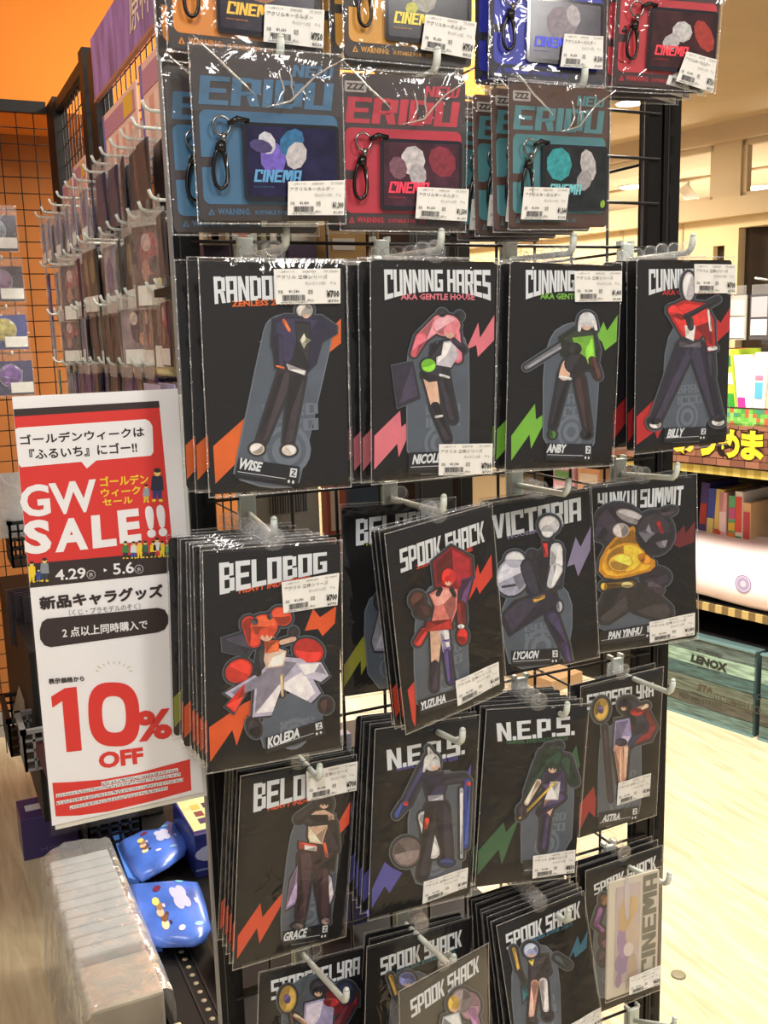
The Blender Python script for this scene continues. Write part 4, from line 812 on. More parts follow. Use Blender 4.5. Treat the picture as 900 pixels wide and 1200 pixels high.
specs = [('k1', 'key chain pack with blue lettering, clasp at left', (56, 48, 50), (64, 112, 150), kA((36, 34, 66), (.50, .62, .09, .10, (110, 92, 190)), (.46, .53, .06, .07, (190, 192, 205)), (.63, .52, .10, .07, (44, 104, 150)), (.66, .60, .09, .07, (186, 184, 190)), (.42, .55, .04, .08, (70, 60, 110))), ([(462, 641), (660, 636), (460, 758), (657, 758)], '¥1,300', '¥1,430', '¥1,430'), 'K', False),
 ('k2', 'key chain pack with red lettering, second from left', (58, 44, 46), (196, 44, 66), kA((70, 44, 56), (.56, .55, .10, .10, (190, 186, 190)), (.60, .64, .07, .08, (170, 166, 172)), (.44, .60, .07, .08, (120, 82, 96)), (.80, .55, .10, .12, (130, 44, 60))), ([(258, 660), (437, 668), (250, 770), (430, 780)], '¥1,500', '¥1,650', '¥1,650'), 'L', True),
 ('k3', 'key chain pack with teal lettering, third in the row', (86, 60, 52), (84, 140, 148), kA((40, 44, 46), (.46, .55, .13, .12, (58, 150, 158)), (.76, .55, .08, .12, (180, 178, 180)), (.72, .66, .09, .07, (156, 154, 158)), (.92, .83, .03, .025, (150, 190, 70))), ([(625, 660), (783, 663), (613, 773), (770, 775)], '¥1,364', '¥1,500', '¥1,500'), 'L', True),
 ('k4', 'orange key chain pack, top row, leftmost', (52, 44, 42), (226, 140, 44), kA((44, 38, 52), (.60, .58, .12, .10, (150, 100, 60))), ([(382, 25), (590, 45), (377, 155), (585, 178)], '¥750', '¥825', '¥1,650'), 'K', False),
 ('k5', 'orange key chain pack, top row, second from left', (58, 50, 46), (220, 160, 62), kA((40, 38, 44), (.60, .58, .10, .10, (160, 160, 150)), (.5, .66, .05, .04, (190, 190, 90))), ([(285, 60), (463, 88), (268, 182), (447, 215)], '¥750', '¥825', '¥1,650'), 'L', False),
 ('k6', 'deep blue key chain pack, top row, third from left', (28, 28, 48), (42, 52, 176), kA((52, 44, 58), (.60, .58, .14, .12, (128, 118, 128)), (.7, .52, .06, .08, (170, 164, 170))), ([(172, 128), (308, 137), (157, 243), (305, 252)], '¥1,500', '¥1,650', '¥1,650'), 'M', False),
 ('k7', 'red key chain pack, top row, rightmost', (58, 24, 28), (196, 44, 56), kA((62, 36, 40), (.62, .58, .10, .08, (190, 188, 190)), (.52, .66, .09, .06, (176, 172, 176)), (.84, .60, .08, .14, (160, 50, 40))), ([(600, 187), (705, 215), (562, 290), (692, 330)], '¥750', '¥825', '¥1,650'), 'M', False)]
back_key = {}
for (k, lb, dk, cl, ar, pr, rg, zz) in specs:
    r, M = key_pack(k, lb, dk, cl, ar, pr, rg, zz=zz)
    x, y, z, yaw, pit, rol, W = KP[k]; big_folds(r, W, .135, len(k) + int(k[1]))
    n = {'k1': 1, 'k2': 1, 'k3': 4, 'k4': 1, 'k5': 2, 'k6': 1, 'k7': 3}[k]
    dxy = {'k1': (-.016, .03, -.008), 'k2': (-.004, .03, 0), 'k3': (-.0085, .02, -.002), 'k4': (-.004, .03, .0), 'k5': (-.006, .022, 0), 'k6': (-.004, .025, 0), 'k7': (-.006, .016, -.002)}[k]
    for i in range(1, n + 1):
        M2 = pose(x + dxy[0] * i, y + dxy[1] * i, z + dxy[2] * i, yaw + 2 - i, 0, rol * .5)
        lab = {'k1': 'blue key chain pack behind the leftmost blue one', 'k2': 'red key chain pack behind the front red one', 'k3': 'teal key chain pack in the stack behind the front teal one', 'k4': 'orange pack behind the leftmost top-row pack', 'k5': 'orange pack behind the second top-row pack', 'k6': 'deep blue pack behind the front deep blue one', 'k7': 'dark red pack in the stack behind the top right pack'}[k]
        dup(r, M2, lab + (', ' + ['second', 'third', 'fourth', 'fifth'][i - 1] + ' from the front' if n > 1 else ''), {'k1': 'blue key chain packs behind', 'k2': 'red key chain packs behind', 'k3': 'teal key chain packs behind', 'k4': 'orange packs behind left', 'k5': 'orange packs behind second', 'k6': 'deep blue packs behind', 'k7': 'red packs behind'}[k])

# pale cream framed picture pack at the right edge
r = thing('picture_pack', 'pale cream translucent picture pack with vertical grey lettering, right edge', 'pack', pose(0.7028,0.8368,0.8720,7.4,-6.0,-6.9))
Wc, Hc = .083, .135
mb = MB(); mb.poly(roundrect(-Wc / 2, -Hc, Wc / 2, 0, .002), 0, mat((214, 206, 190), .35, noise=.03, nscale=10), th=.0025); mb.build('backing_card', r)
mb = MB()
mb.poly(roundrect(-Wc * .36, -Hc * .90, Wc * .12, -Hc * .06, .001), .0004, mat((198, 184, 182), .5, noise=.05, nscale=20))
for i, (cx, cy, rx, ry, c) in enumerate([(-.2, .72, .16, .10, (160, 140, 170)), (-.02, .78, .10, .12, (192, 172, 150)), (-.22, .55, .10, .14, (176, 150, 178)), (-.02, .5, .13, .16, (206, 188, 168)), (-.16, .30, .17, .13, (206, 178, 134)), (.0, .26, .10, .07, (212, 186, 140)), (-.28, .86, .07, .06, (160, 136, 160)), (-.1, .62, .06, .1, (222, 212, 206)), (-.15, .17, .2, .05, (206, 196, 200))]):
    mb.poly([(max(-Wc * .36, min(Wc * .12, Wc * cx + p[0] * Wc)), -Hc * cy + p[1] * Hc) for p in ellpts(0, 0, rx, ry, 12 * i, 14)], .0005 + i * 3e-5, mat(c, .5, noise=.04, nscale=30))
mb.build('picture_print', r)
mb = MB(); gm = mat((126, 124, 110), .5); vs, fs, _ = block('CINEMA')
xa, xb = Wc * .17, Wc * .45; ya, yb = -Hc * .90, -Hc * .02
mb.raw([(xb - (xb - xa) * v, ya + (yb - ya) * u, .0005) for u, v in vs], fs, gm); mb.build('picture_lettering', r)
sleeve_mesh(Wc, Hc, 77).build('clear_sleeve', r)
f = mapper(pose(0.7028,0.8368,0.8720,7.4,-6.0,-6.9), 'I'); price_label([f(*p) for p in [(430, 1020), (532, 980), (428, 1078), (528, 1045)]], r, '¥650', '¥715', TX, z=.0065)

# ================================================================== SALE SIGN
SY = .972
def sg(x, y, reg='S'):
    ox, oy, s = REG[reg]; p = at(ox + x / s, oy + y / s, SY); return (p.x, p.z)
SM = Matrix(((1, 0, 0, 0), (0, 0, -1, SY), (0, 1, 0, 0), (0, 0, 0, 1)))
sign = thing('sale_sign', 'tall white and red Japanese ten percent sale sign in a clear sleeve', 'sign', SM)
def spart(mb, name, label=None): return mb.build(name, sign, label=label)
ctl, ctr, cbl, cbr = at(8, 466, SY), at(203, 455, SY), at(67, 970, SY), at(243, 924, SY)
X0, X1, ZT, ZB = (ctl.x + cbl.x) / 2, (ctr.x + cbr.x) / 2, (ctl.z + ctr.z) / 2, (cbl.z + cbr.z) / 2
mb = MB(); mb.poly([(X0, ZB), (X1, ZB), (X1, ZT), (X0, ZT)], 0, PAPER, th=.0008); spart(mb, 'poster_sheet')
mb = MB(); mb.poly([(X0 + .003, ZB - .006), (X1 + .004, ZB - .006), (X1 + .004, ZT - .006), (X0 + .003, ZT - .006)], -.0022, mat((226, 224, 214), .6), th=.002); spart(mb, 'backing_board')
RED = mat((222, 46, 40), .6); DK = mat((44, 28, 28), .6); YEL = mat((244, 208, 40), .6)
cl = lambda p: (max(X0 + .0002, min(X1 - .0002, p[0])), p[1])
def sp(pts, z, m, mb, reg='S'): mb.poly([cl(sg(*p, reg)) for p in pts], z, m)
def sq(sh, q, z, m, mb, reg='S', arc=0): onquad(sh, [sg(*p, reg) for p in q], z, mb, m, arc)
mb = MB(); sp([(32, 138), (644, 103), (710, 798), (118, 862)], .0003, RED, mb); sp([(32, 138), (644, 103), (648, 130), (36, 168)], .0004, DK, mb)
sp([(102, 765), (704, 712), (712, 798), (118, 862)], .0004, DK, mb); spart(mb, 'colour_print')
mb = MB(); sp([(75, 212), (590, 177), (606, 186), (618, 205), (622, 310), (612, 325), (390, 345), (352, 377), (330, 350), (85, 372), (66, 360), (52, 232), (58, 218)], .0006, PAPER, mb)
heavy(text('ゴールデンウィークは'), [sg(*p) for p in [(80, 243), (580, 208), (84, 282), (584, 247)]], .0008, mb, DK, .0003)
heavy(text('『ふるいち』にゴー!!'), [sg(*p) for p in [(118, 300), (552, 268), (122, 342), (556, 312)]], .0008, mb, DK, .0003); spart(mb, 'speech_bubble')
mb = MB(); B_ = .03
sq(text('GW', .03), [(76, 448), (388, 418), (86, 578), (400, 550)], .0008, PAPER, mb)
sq(text('S', .045), [(92, 590), (200, 580), (100, 728), (212, 718)], .0008, PAPER, mb)
sq(text('A', .045), [(222, 584), (355, 572), (224, 718), (358, 704)], .0008, PAPER, mb)
sq(text('L', .045), [(368, 568), (462, 560), (376, 702), (474, 690)], .0008, PAPER, mb)
sq(text('E', .045), [(474, 548), (562, 538), (486, 682), (574, 672)], .0008, PAPER, mb)
sq(text('!!', .045), [(584, 530), (665, 522), (598, 660), (680, 650)], .0008, PAPER, mb)
heavy(text('ゴールデン'), [sg(*p) for p in [(404, 412), (598, 400), (408, 450), (602, 438)]], .0008, mb, YEL, .0003)
heavy(text('ウィーク'), [sg(*p) for p in [(408, 462), (566, 448), (412, 494), (570, 480)]], .0008, mb, YEL, .0003)
heavy(text('セール'), [sg(*p) for p in [(415, 502), (534, 490), (418, 528), (538, 516)]], .0008, mb, YEL, .0003)
sq(text('4.29', .02), [(222, 788), (345, 778), (226, 832), (349, 822)], .0008, PAPER, mb); sq(text('5.6', .02), [(456, 762), (540, 754), (460, 808), (544, 800)], .0008, PAPER, mb)
for (cx, cy) in ((369, 807), (563, 785)):
    pts = [sg(cx + 17 * math.cos(t), cy + 17 * math.sin(t)) for t in [i * math.pi / 8 for i in range(16)]]
    mb.tube([(p[0], p[1], .0008) for p in pts], .00025, PAPER, 4, close=True); sq(text('水', 0), [(cx - 9, cy - 9), (cx + 9, cy - 10), (cx - 9, cy + 10), (cx + 9, cy + 9)], .0008, PAPER, mb)
sp([(420, 782), (434, 789), (421, 797)], .0008, PAPER, mb)
spart(mb, 'headline_lettering')
mb = MB()
def person(x, y, h, shirt, leg, skin=(240, 214, 120), hair=(40, 34, 30)):
    s = h / 100.0
    sp([(x + a * s, y + b * s) for a, b in limbpts(-7, -40, 8, -8, -6, 5)], .0010, mat(leg, .6), mb); sp([(x + a * s, y + b * s) for a, b in limbpts(7, -40, 8, 8, -6, 5)], .0010, mat(leg, .6), mb)
    sp([(x + a * s, y + b * s) for a, b in [(-16, -78), (16, -78), (20, -34), (-20, -34)]], .0011, mat(shirt, .6), mb)
    sp([(x + a * s, y + b * s) for a, b in ellpts(0, -88, 10, 11)], .0012, mat(skin, .6), mb); sp([(x + a * s, y + b * s) for a, b in ellpts(0, -95, 11, 7)], .0013, mat(hair, .6), mb)
    sp([(x + a * s, y + b * s) for a, b in limbpts(-9, -3, 5, -14, -2, 3)], .0012, YEL, mb); sp([(x + a * s, y + b * s) for a, b in limbpts(9, -3, 5, 15, -2, 3)], .0012, YEL, mb)
person(637, 510, 132, (30, 34, 62), (40, 50, 120)); person(592, 514, 72, (150, 160, 170), (220, 190, 60))
person(128, 838, 84, (244, 214, 40), (244, 214, 40)); person(156, 834, 52, (50, 70, 150), (60, 90, 170)); person(180, 834, 94, (140, 148, 156), (50, 60, 80))
for i, (x, h, s_, l_) in enumerate([(508, 70, (70, 130, 60), (40, 40, 60)), (541, 68, (225, 225, 230), (50, 80, 170)), (566, 70, (244, 208, 40), (244, 208, 40)), (588, 68, (60, 100, 70), (40, 40, 50)), (620, 66, (244, 208, 40), (40, 40, 40)), (636, 78, (235, 235, 235), (220, 60, 60)), (657, 64, (244, 208, 40), (244, 208, 40)), (676, 54, (90, 150, 70), (60, 100, 60))]):
    person(x, 742 - i * 1.2, h, s_, l_)
spart(mb, 'people_print')
mb = MB()
heavy(text('新品キャラグッズ'), [sg(*p) for p in [(160, 900), (656, 848), (166, 950), (660, 898)]], .0006, mb, DK, .0007)
sq(text('（くじ・プラモデルのぞく）', .0), [(278, 950), (568, 922), (280, 975), (570, 947)], .0006, mat((90, 84, 84), .6), mb)
pl = [(190, 986), (640, 942), (668, 950), (682, 975), (682, 1005), (668, 1030), (640, 1042), (205, 1102), (180, 1094), (163, 1070), (160, 1035), (170, 1000)]
sp(pl, .0005, DK, mb); heavy(text('2 点以上同時購入で'), [sg(*p) for p in [(252, 1024), (596, 990), (254, 1064), (598, 1026)]], .0008, mb, PAPER, .0002)
heavy(text('表示価格から'), [sg(*p, 'T') for p in [(196, 330), (340, 318), (198, 352), (342, 338)]], .0006, mb, DK, .00025)
spart(mb, 'offer_lettering')
mb = MB()
sp([(207, 402), (262, 368), (310, 362), (332, 620), (270, 627), (252, 420), (212, 447)], .0006, RED, mb, 'T')
def zero(cx, cy, rx, ry, w, rot=4):
    o_, i_ = [], []
    for k in range(36):
        t = 2 * math.pi * k / 36; ex = lambda v: math.copysign(abs(v) ** .72, v)
        for L_, a, b in ((o_, rx, ry), (i_, rx - w, ry - w)):
            xx, yy = a * ex(math.cos(t)), b * ex(math.sin(t)); xx += -yy * .045 * -1; L_.append(sg(cx + xx, cy + yy, 'T'))
    n = 36; mb.raw([(p[0], p[1], .0006) for p in o_ + i_], [(k, k + n, (k + 1) % n + n, (k + 1) % n) for k in range(n)], RED)
zero(462, 474, 104, 130, 56)
sq(text('%', .04), [(548, 462), (692, 448), (558, 586), (700, 570)], .0008, RED, mb, 'T')
sq(text('OFF', .045), [(398, 630), (578, 606), (402, 696), (584, 672)], .0006, RED, mb, 'T')
for k in range(9):
    a = math.radians(158 - k * 17); c0 = (462, 318); r1, r2 = 62, 62 + (10 if k % 2 == 0 else 16)
    p1 = (c0[0] + r1 * math.cos(a) * 1.1, c0[1] - r1 * math.sin(a) * .8); p2 = (c0[0] + r2 * math.cos(a) * 1.1, c0[1] - r2 * math.sin(a) * .8)
    sp(limbpts(p1[0], p1[1], 1.3, p2[0], p2[1], 1.3, 2), .0006, mat((200, 170, 120), .6), mb, 'T')
spart(mb, 'discount_lettering')
mb = MB()
top = [(212, 752), (300, 748), (420, 738), (560, 712), (770, 656)]; bot = [(776, 782), (600, 830), (440, 868), (320, 884), (226, 888)]
sp(top + bot, .0004, RED, mb, 'T')
rnd = random.Random(5)
for li, (xa, ya, xb, yb) in enumerate([(412, 755, 722, 698), (228, 804, 732, 716), (230, 834, 742, 738), (284, 852, 680, 772)]):
    n = int((xb - xa) / 11)
    for k in range(n):
        x = xa + (xb - xa) * k / n; y = ya + (yb - ya) * k / n
        sp([(x - 1.5, y - 7), (x + 11, y - 9), (x + 11.5, y + 6), (x - 1, y + 8)], .0006, PAPER, mb, 'T')
        for j in range(3):
            a, b = rnd.uniform(0, 7), rnd.uniform(-5, 4)
            if rnd.random() < .5: sp([(x + a, y + b), (x + a + 4, y + b - .5), (x + a + 4, y + b + 1.6), (x + a, y + b + 1.8)], .0008, DK, mb, 'T')
            else: sp([(x + a, y + b - 3), (x + a + 1.6, y + b - 3), (x + a + 1.8, y + b + 4), (x + a, y + b + 4)], .0008, DK, mb, 'T')
spart(mb, 'small_print_band')
mb = MB(); mb.poly([(X0 - .002, ZB - .010), (X1 + .006, ZB - .010), (X1 + .006, ZT + .002), (X0 - .002, ZT + .002)], .0018, clear_mat('sign_sleeve', gloss=.015, rough=.15, haze=.01, fres=.3)); spart(mb, 'clear_sleeve')

# ================================================================== THE ROOM
def noise_floor():
    m = bpy.data.materials.new('pale_wood_floor'); m.use_nodes = True; nt = m.node_tree; b = nt.nodes['Principled BSDF']
    N = nt.nodes.new; L = nt.links.new
    tc = N('ShaderNodeTexCoord'); mp = N('ShaderNodeMapping'); mp.inputs['Scale'].default_value = (9, .9, 1); mp.inputs['Rotation'].default_value = (0, 0, .12)
    n1 = N('ShaderNodeTexNoise'); n1.inputs['Scale'].default_value = 5; n1.inputs['Detail'].default_value = 8; n1.inputs['Distortion'].default_value = .6
    n2 = N('ShaderNodeTexNoise'); n2.inputs['Scale'].default_value = 2.2; n2.inputs['Detail'].default_value = 3
    L(tc.outputs['Object'], mp.inputs[0]); L(mp.outputs[0], n1.inputs['Vector']); L(tc.outputs['Object'], n2.inputs['Vector'])
    r = N('ShaderNodeValToRGB'); r.color_ramp.elements[0].position = .28; r.color_ramp.elements[1].position = .72
    r.color_ramp.elements[0].color = lin((176, 160, 130)); r.color_ramp.elements[1].color = lin((214, 202, 174))
    L(n1.outputs['Fac'], r.inputs[0])
    mx = N('ShaderNodeMix'); mx.data_type = 'RGBA'; mx.blend_type = 'MULTIPLY'; mx.inputs[0].default_value = .25
    r2 = N('ShaderNodeValToRGB'); r2.color_ramp.elements[0].position = .35; r2.color_ramp.elements[0].color = (.72, .7, .68, 1); r2.color_ramp.elements[1].position = .65
    L(n2.outputs['Fac'], r2.inputs[0]); L(r.outputs[0], mx.inputs[6]); L(r2.outputs[0], mx.inputs[7]); L(mx.outputs[2], b.inputs['Base Color'])
    b.inputs['Roughness'].default_value = .33
    return m
mb = MB(); mb.box((-3, -3, -.05), (18, 20, 0), noise_floor()); struct('floor', mb)
CEIL = mat((206, 186, 158), .85, noise=.02, nscale=3)
mb = MB(); mb.box((-3, -3, 3.0), (18, 20, 3.05), CEIL); struct('ceiling', mb)
ORG = mat((228, 134, 52), .85, noise=.015, nscale=2, spec=.2)
mb = MB(); mb.box((-.8, 3.95, 0), (1.3, 4.05, 3.0), mat((168, 106, 56), .85, noise=.03, nscale=2, spec=.2)); mb.box((-3, 3.95, 0), (-.8, 4.05, 3.0), mat((214, 206, 190), .8)); mb.box((1.3, 3.55, 2.36), (2.16, 4.05, 3.0), ORG); struct('wall_back', mb)  # recessed orange is dimmer than the bulkhead, its shade put into the colour
mb = MB(); mb.box((-3, 3.55, 2.24), (1.3, 3.95, 3.0), ORG); struct('trim_20', mb)
mb = MB(); mb.box((-3, 3.93, 0), (1.3, 3.95, .10), mat((150, 146, 140), .6)); struct('baseboard_back', mb)
mb = MB(); mb.box((-3.1, -3, 0), (-3, 4, 3), mat((214, 206, 190), .8)); struct('wall_left', mb)
# floor cap
mb = MB(); p = atZ(795, 1143, 0); mb.tube([(p.x, p.y, 0), (p.x, p.y, .003), (p.x, p.y, .004)], [.017, .017, .014], mat((120, 116, 92), .5), 20)
tag(mb.build('floor_cap'), 'small round grey cap set in the pale floor by the aisle', 'floor cap')

# far right wall with transom windows
DW = 6.99; WALLC = mat((238, 216, 172), .8, noise=.02, nscale=2); TRIM = mat((206, 186, 152), .7)
def rbox(mb, u0, u1, n0, n1, z0, z1, m):
    c = [rw(u, n, z) for z in (z0, z1) for (u, n) in ((u0, n0), (u0, n1), (u1, n1), (u1, n0))]
    mb.raw(c, [(3, 2, 1, 0), (4, 5, 6, 7), (0, 1, 5, 4), (1, 2, 6, 5), (2, 3, 7, 6), (3, 0, 4, 7)], m)
mb = MB()
rbox(mb, 4.72, 14, DW, DW + .12, 0, 2.38, WALLC); rbox(mb, 4.5, 4.62, DW, DW + .12, 0, 2.38, WALLC); rbox(mb, 4.62, 4.72, DW + .06, DW + .12, 0, 2.1, mat((60, 44, 30), .8))
rbox(mb, 4.62, 4.72, DW, DW + .12, 2.1, 2.38, WALLC)
rbox(mb, 1.0, 4.5, DW, DW + .12, 2.22, 2.38, WALLC)
rbox(mb, 5.6, 5.63, DW - .01, DW, 0, 2.3, TRIM); rbox(mb, 6.8, 6.83, DW - .01, DW, 0, 2.3, TRIM); rbox(mb, 8.0, 8.03, DW - .01, DW, 0, 2.3, TRIM); rbox(mb, 5.0, 5.02, DW - .01, DW, 0, 2.3, TRIM)
struct('wall_right', mb)
mb = MB(); rbox(mb, 1, 14, DW - .10, DW + .14, 2.30, 2.44, TRIM); struct('trim_1', mb)
mb = MB(); rbox(mb, 1, 14, DW - .06, DW + .14, 2.86, 3.0, CEIL); struct('trim_2', mb)
wi = 0
ed = [1.0, 2.35, 2.6, 4.5, 4.74, 5.95, 6.18, 7.1, 7.3, 8.6, 8.85, 10.4, 10.65, 14]
for i in range(0, len(ed), 2):
    if i: 
        mb = MB(); rbox(mb, ed[i - 1], ed[i], DW, DW + .12, 2.44, 2.86, TRIM); struct('trim_%d' % (3 + wi), mb)
    wi += 1
    mb = MB(); u0, u1 = ed[i], ed[i + 1]
    rbox(mb, u0, u0 + .04, DW + .02, DW + .08, 2.44, 2.86, TRIM); rbox(mb, u1 - .04, u1, DW + .02, DW + .08, 2.44, 2.86, TRIM); rbox(mb, u0, u1, DW + .02, DW + .08, 2.44, 2.48, TRIM); rbox(mb, u0, u1, DW + .02, DW + .08, 2.82, 2.86, TRIM)
    o = struct('window_%d' % wi, mb)
    g = MB(); a, b_, c, d = rw(u0 + .04, DW + .05, 2.48), rw(u1 - .04, DW + .05, 2.48), rw(u1 - .04, DW + .05, 2.82), rw(u0 + .04, DW + .05, 2.82)
    g.quad(a, b_, c, d, GLASS); g.build('pane', o)
# room beyond the transoms
mb = MB(); rbox(mb, 1, 20, 13.8, 13.9, 0, 3.0, WALLC); struct('wall_far', mb)
# dark curtain in the opening
mb = MB(); n = 60
vs = []; 
for i in range(n + 1):
    u = 2.2 + 2.3 * i / n
    for z in (0, 2.22): vs.append(rw(u, DW + .10 + .03 * math.sin(i * 1.15), z))
mb.raw(vs, [(2 * i, 2 * i + 2, 2 * i + 3, 2 * i + 1) for i in range(n)], mat((54, 42, 32), .9, noise=.2, nscale=3), True)
tag(mb.build('curtain'), 'dark brown curtain hanging in the opening of the cream wall', 'curtain')

# ceiling lamps in view
LAMP = mat((255, 236, 200), .5, emit=9)
def downlight(p, r, lab, power=0):
    t = thing('ceiling_light', lab, 'lamp', (p.x, p.y, 3.0))
    mb = MB(); mb.tube([(0, 0, -.001), (0, 0, -.012)], [r * 1.15, r * 1.1], WHITE, 20); mb.build('rim', t)
    mb = MB(); mb.tube([(0, 0, -.0125), (0, 0, -.016), (0, 0, -.020)], [r, r, r * .7], LAMP, 20); mb.build('lamp_lens', t)
    if power:
        l = bpy.data.lights.new('lamp_light', 'SPOT'); l.energy = power; l.color = (1, .82, .58); l.spot_size = 2.4; l.spot_blend = .7; l.shadow_soft_size = .08
        o = bpy.data.objects.new('lamp_light', l); COL.objects.link(o); o.location = (p.x, p.y, 2.96)
for px, py, r, lb, pw in ((738, 119, .09, 'round ceiling light nearest, above the black rack post', 90), (745, 218, .17, 'round ceiling light seen through the mesh beside the post', 160), (888, 219, .17, 'round ceiling light seen through the right transom window', 160), (760, 253, .10, 'tiny far ceiling light low between mesh wires', 60)):
    d = ray(px, py); downlight(EYE + d * (1.5 / d.z), r, lb, pw)
# track spotlight
d = ray(807, 229); p = EYE + d * (1.33 / d.z); t = thing('track_spotlight', 'small white cylinder spotlight under the ceiling, right of the post', 'lamp', (p.x, p.y, 3.0))
mb = MB(); mb.tube([(0, 0, -.02), (0, 0, -.10)], .012, WHITE, 8); mb.build('stem', t)
mb = MB(); mb.tube([(-.05, .03, -.08), (.03, -.05, -.24)], [.06, .065], WHITE, 16); mb.build('lamp_can', t)
mb = MB(); mb.tube([(.03, -.05, -.241), (.033, -.053, -.247)], [.058, .05], LAMP, 16); mb.build('lamp_lens', t)
pn = p.dot(NN); mb = MB(); a, b_ = rw(2, pn, 2.985), rw(14, pn, 2.985); mb.tube([a, b_], .018, TRIM, 6); tag(mb.build('lamp_track'), 'thin lamp track along the beige ceiling behind the transom windows', 'track')
area('ceiling_panel_light', tuple(rw(6, 5.6, 2.9)), .8, 120, WARM, None, 1.6)
area('ceiling_panel_light', tuple(rw(8.5, 5.6, 2.9)), .8, 120, WARM, None, 1.6)

area('far_room_fill', tuple(rw(6.5, 9.5, 1.0)), .8, 130, WARM, tuple(rw(6.5, 9.5, 3)), 4)  # added unseen fill, brightens the ceiling behind the transoms; no fitting there
# ================================================================== RIGHT HAND SHELF FIXTURE
RB = Matrix((UU, NN, (0, 0, 1))).transposed().to_4x4()   # local x = along, y = away from aisle, z = up (mirrored frame kept for placing only)
def rthing(name, label, cat, u, n, z, group=None):
    return thing(name, label, cat, Matrix.Translation(rw(u, n, z)), group)
def rpart(parent, name, fn, label=None):
    mb = MB(); fn(mb); o = mb.build(name, parent, label=label); o.matrix_parent_inverse = Matrix.Translation(-parent.matrix_basis.translation); return o
fx = rthing('shelf_fixture', 'long black shop shelving unit across the pale aisle floor', 'shelf', 2.3, 3.2, 0)
BK = mat((16, 15, 16), .5)
rpart(fx, 'base', lambda m: rbox(m, .6, 3.6, 3.215, 3.75, 0, .33, BK))
rpart(fx, 'back_board', lambda m: rbox(m, .6, 3.6, 3.70, 3.75, .33, 1.40, mat((30, 27, 27), .6)))
def shelf_mb(z):
    return lambda m: (rbox(m, .6, 3.6, 3.20, 3.72, z - .03, z, BK))
for z in (.46, .985): rpart(fx, 'shelf_board', shelf_mb(z))
for u in (1.2, 2.6, 3.5): rpart(fx, 'upright', lambda m, u=u: rbox(m, u - .02, u + .02, 3.6, 3.7, 0, 1.62, BK))
def rail(z, c1, c2):
    def fn(m):
        k = 0; u = .7
        while u < 3.5:
            rbox(m, u, u + .028, 3.192, 3.20, z - .033, z - .003, mat(c1 if k % 2 else c2, .5)); u += .028; k += 1
    return fn
rpart(fx, 'price_rail', rail(.985, (232, 214, 120), (206, 184, 90)), 'yellow striped price rail')
rpart(fx, 'price_rail', rail(.46, (190, 168, 110), (120, 100, 64)), 'brown striped price rail')
# printed wood chest, planks and lettering
def chest(u0, u1, label, letters):
    t = rthing('plank_print_box', label, 'box', (u0 + u1) / 2, 3.2, 0)
    rpart(t, 'body', lambda m: rbox(m, u0, u1, 3.16, 3.215, .006, .325, mat((70, 92, 92), .5)))
    hs = [.006, .055, .10, .165, .215, .27, .325]; cs = [(92, 118, 116), (78, 80, 74), (92, 104, 94), (66, 96, 98), (138, 168, 154), (86, 104, 104)]
    for i in range(6):
        rpart(t, 'plank', lambda m, i=i: rbox(m, u0 + .004, u1 - .004, 3.154, 3.160, hs[i] + .001, hs[i + 1] - .001, mat(cs[i], .4, noise=.28, nscale=9, stretch=(1.5, 1.5, 14))))
    for z0, z1 in ((.0, .008), (.321, .33)): rpart(t, 'edge_trim', lambda m: rbox(m, u0, u1, 3.150, 3.162, z0, z1, mat((120, 158, 168), .25, .4)))
    if letters:
        mb = MB(); M = Matrix((-UU, (0, 0, 1), -NN)).transposed().to_4x4()
        def T(s, ua, za, ub, zb, c, bold=.02, slope=0):
            vs, fs, _ = text(s, bold, 0, 2); mb.raw([rw(ua + (ub - ua) * a, 3.1525, za + (zb - za) * b) for a, b in vs], fs, mat(c, .5))
        def uz(px, py, n=3.1525): q = ray(px, py); s = n / q.dot(NN); P_ = EYE + q * s; return (P_.dot(UU), P_.z)
        def TQ(s, q, c, bold=.02):
            mq = MB(); onquad(text(s, bold, 0, 2), [uz(*p) for p in q], 0, mq, mat(c, .5)); mb.raw([rw(v[0], 3.1525, v[1]) for v in mq.v], mq.f, mq.mats[0])
        TQ('LENOX', [(811, 766), (853, 778), (809, 775), (852, 789)], (36, 44, 44), .06); TQ('ESTABLISHED', [(817, 759), (846, 768), (816, 762), (845, 771)], (50, 58, 56)); TQ('SINCE 1850', [(817, 780), (843, 788), (817, 782.5), (843, 790.5)], (50, 58, 56))
        TQ('STA', [(818, 801), (836, 806), (817, 809), (835, 814)], (84, 66, 54)); TQ('CO', [(882, 811), (893, 814), (881, 818), (892, 821)], (40, 64, 68), .03); TQ('STATION TERRACE', [(836, 812), (892, 829), (836, 820), (891, 838)], (84, 72, 58), .0); TQ('NO. MY STREET', [(796, 811), (846, 825), (796, 817), (846, 831)], (62, 66, 58), .0)
        o = mb.build('lettering', t); o.matrix_parent_inverse = Matrix.Translation(-t.matrix_basis.translation)
chest(1.90, 2.42, 'teal weathered plank box with stencilled dark lettering at the aisle floor', True)
chest(1.36, 1.88, 'second teal plank box, cut off by the right picture edge', False)
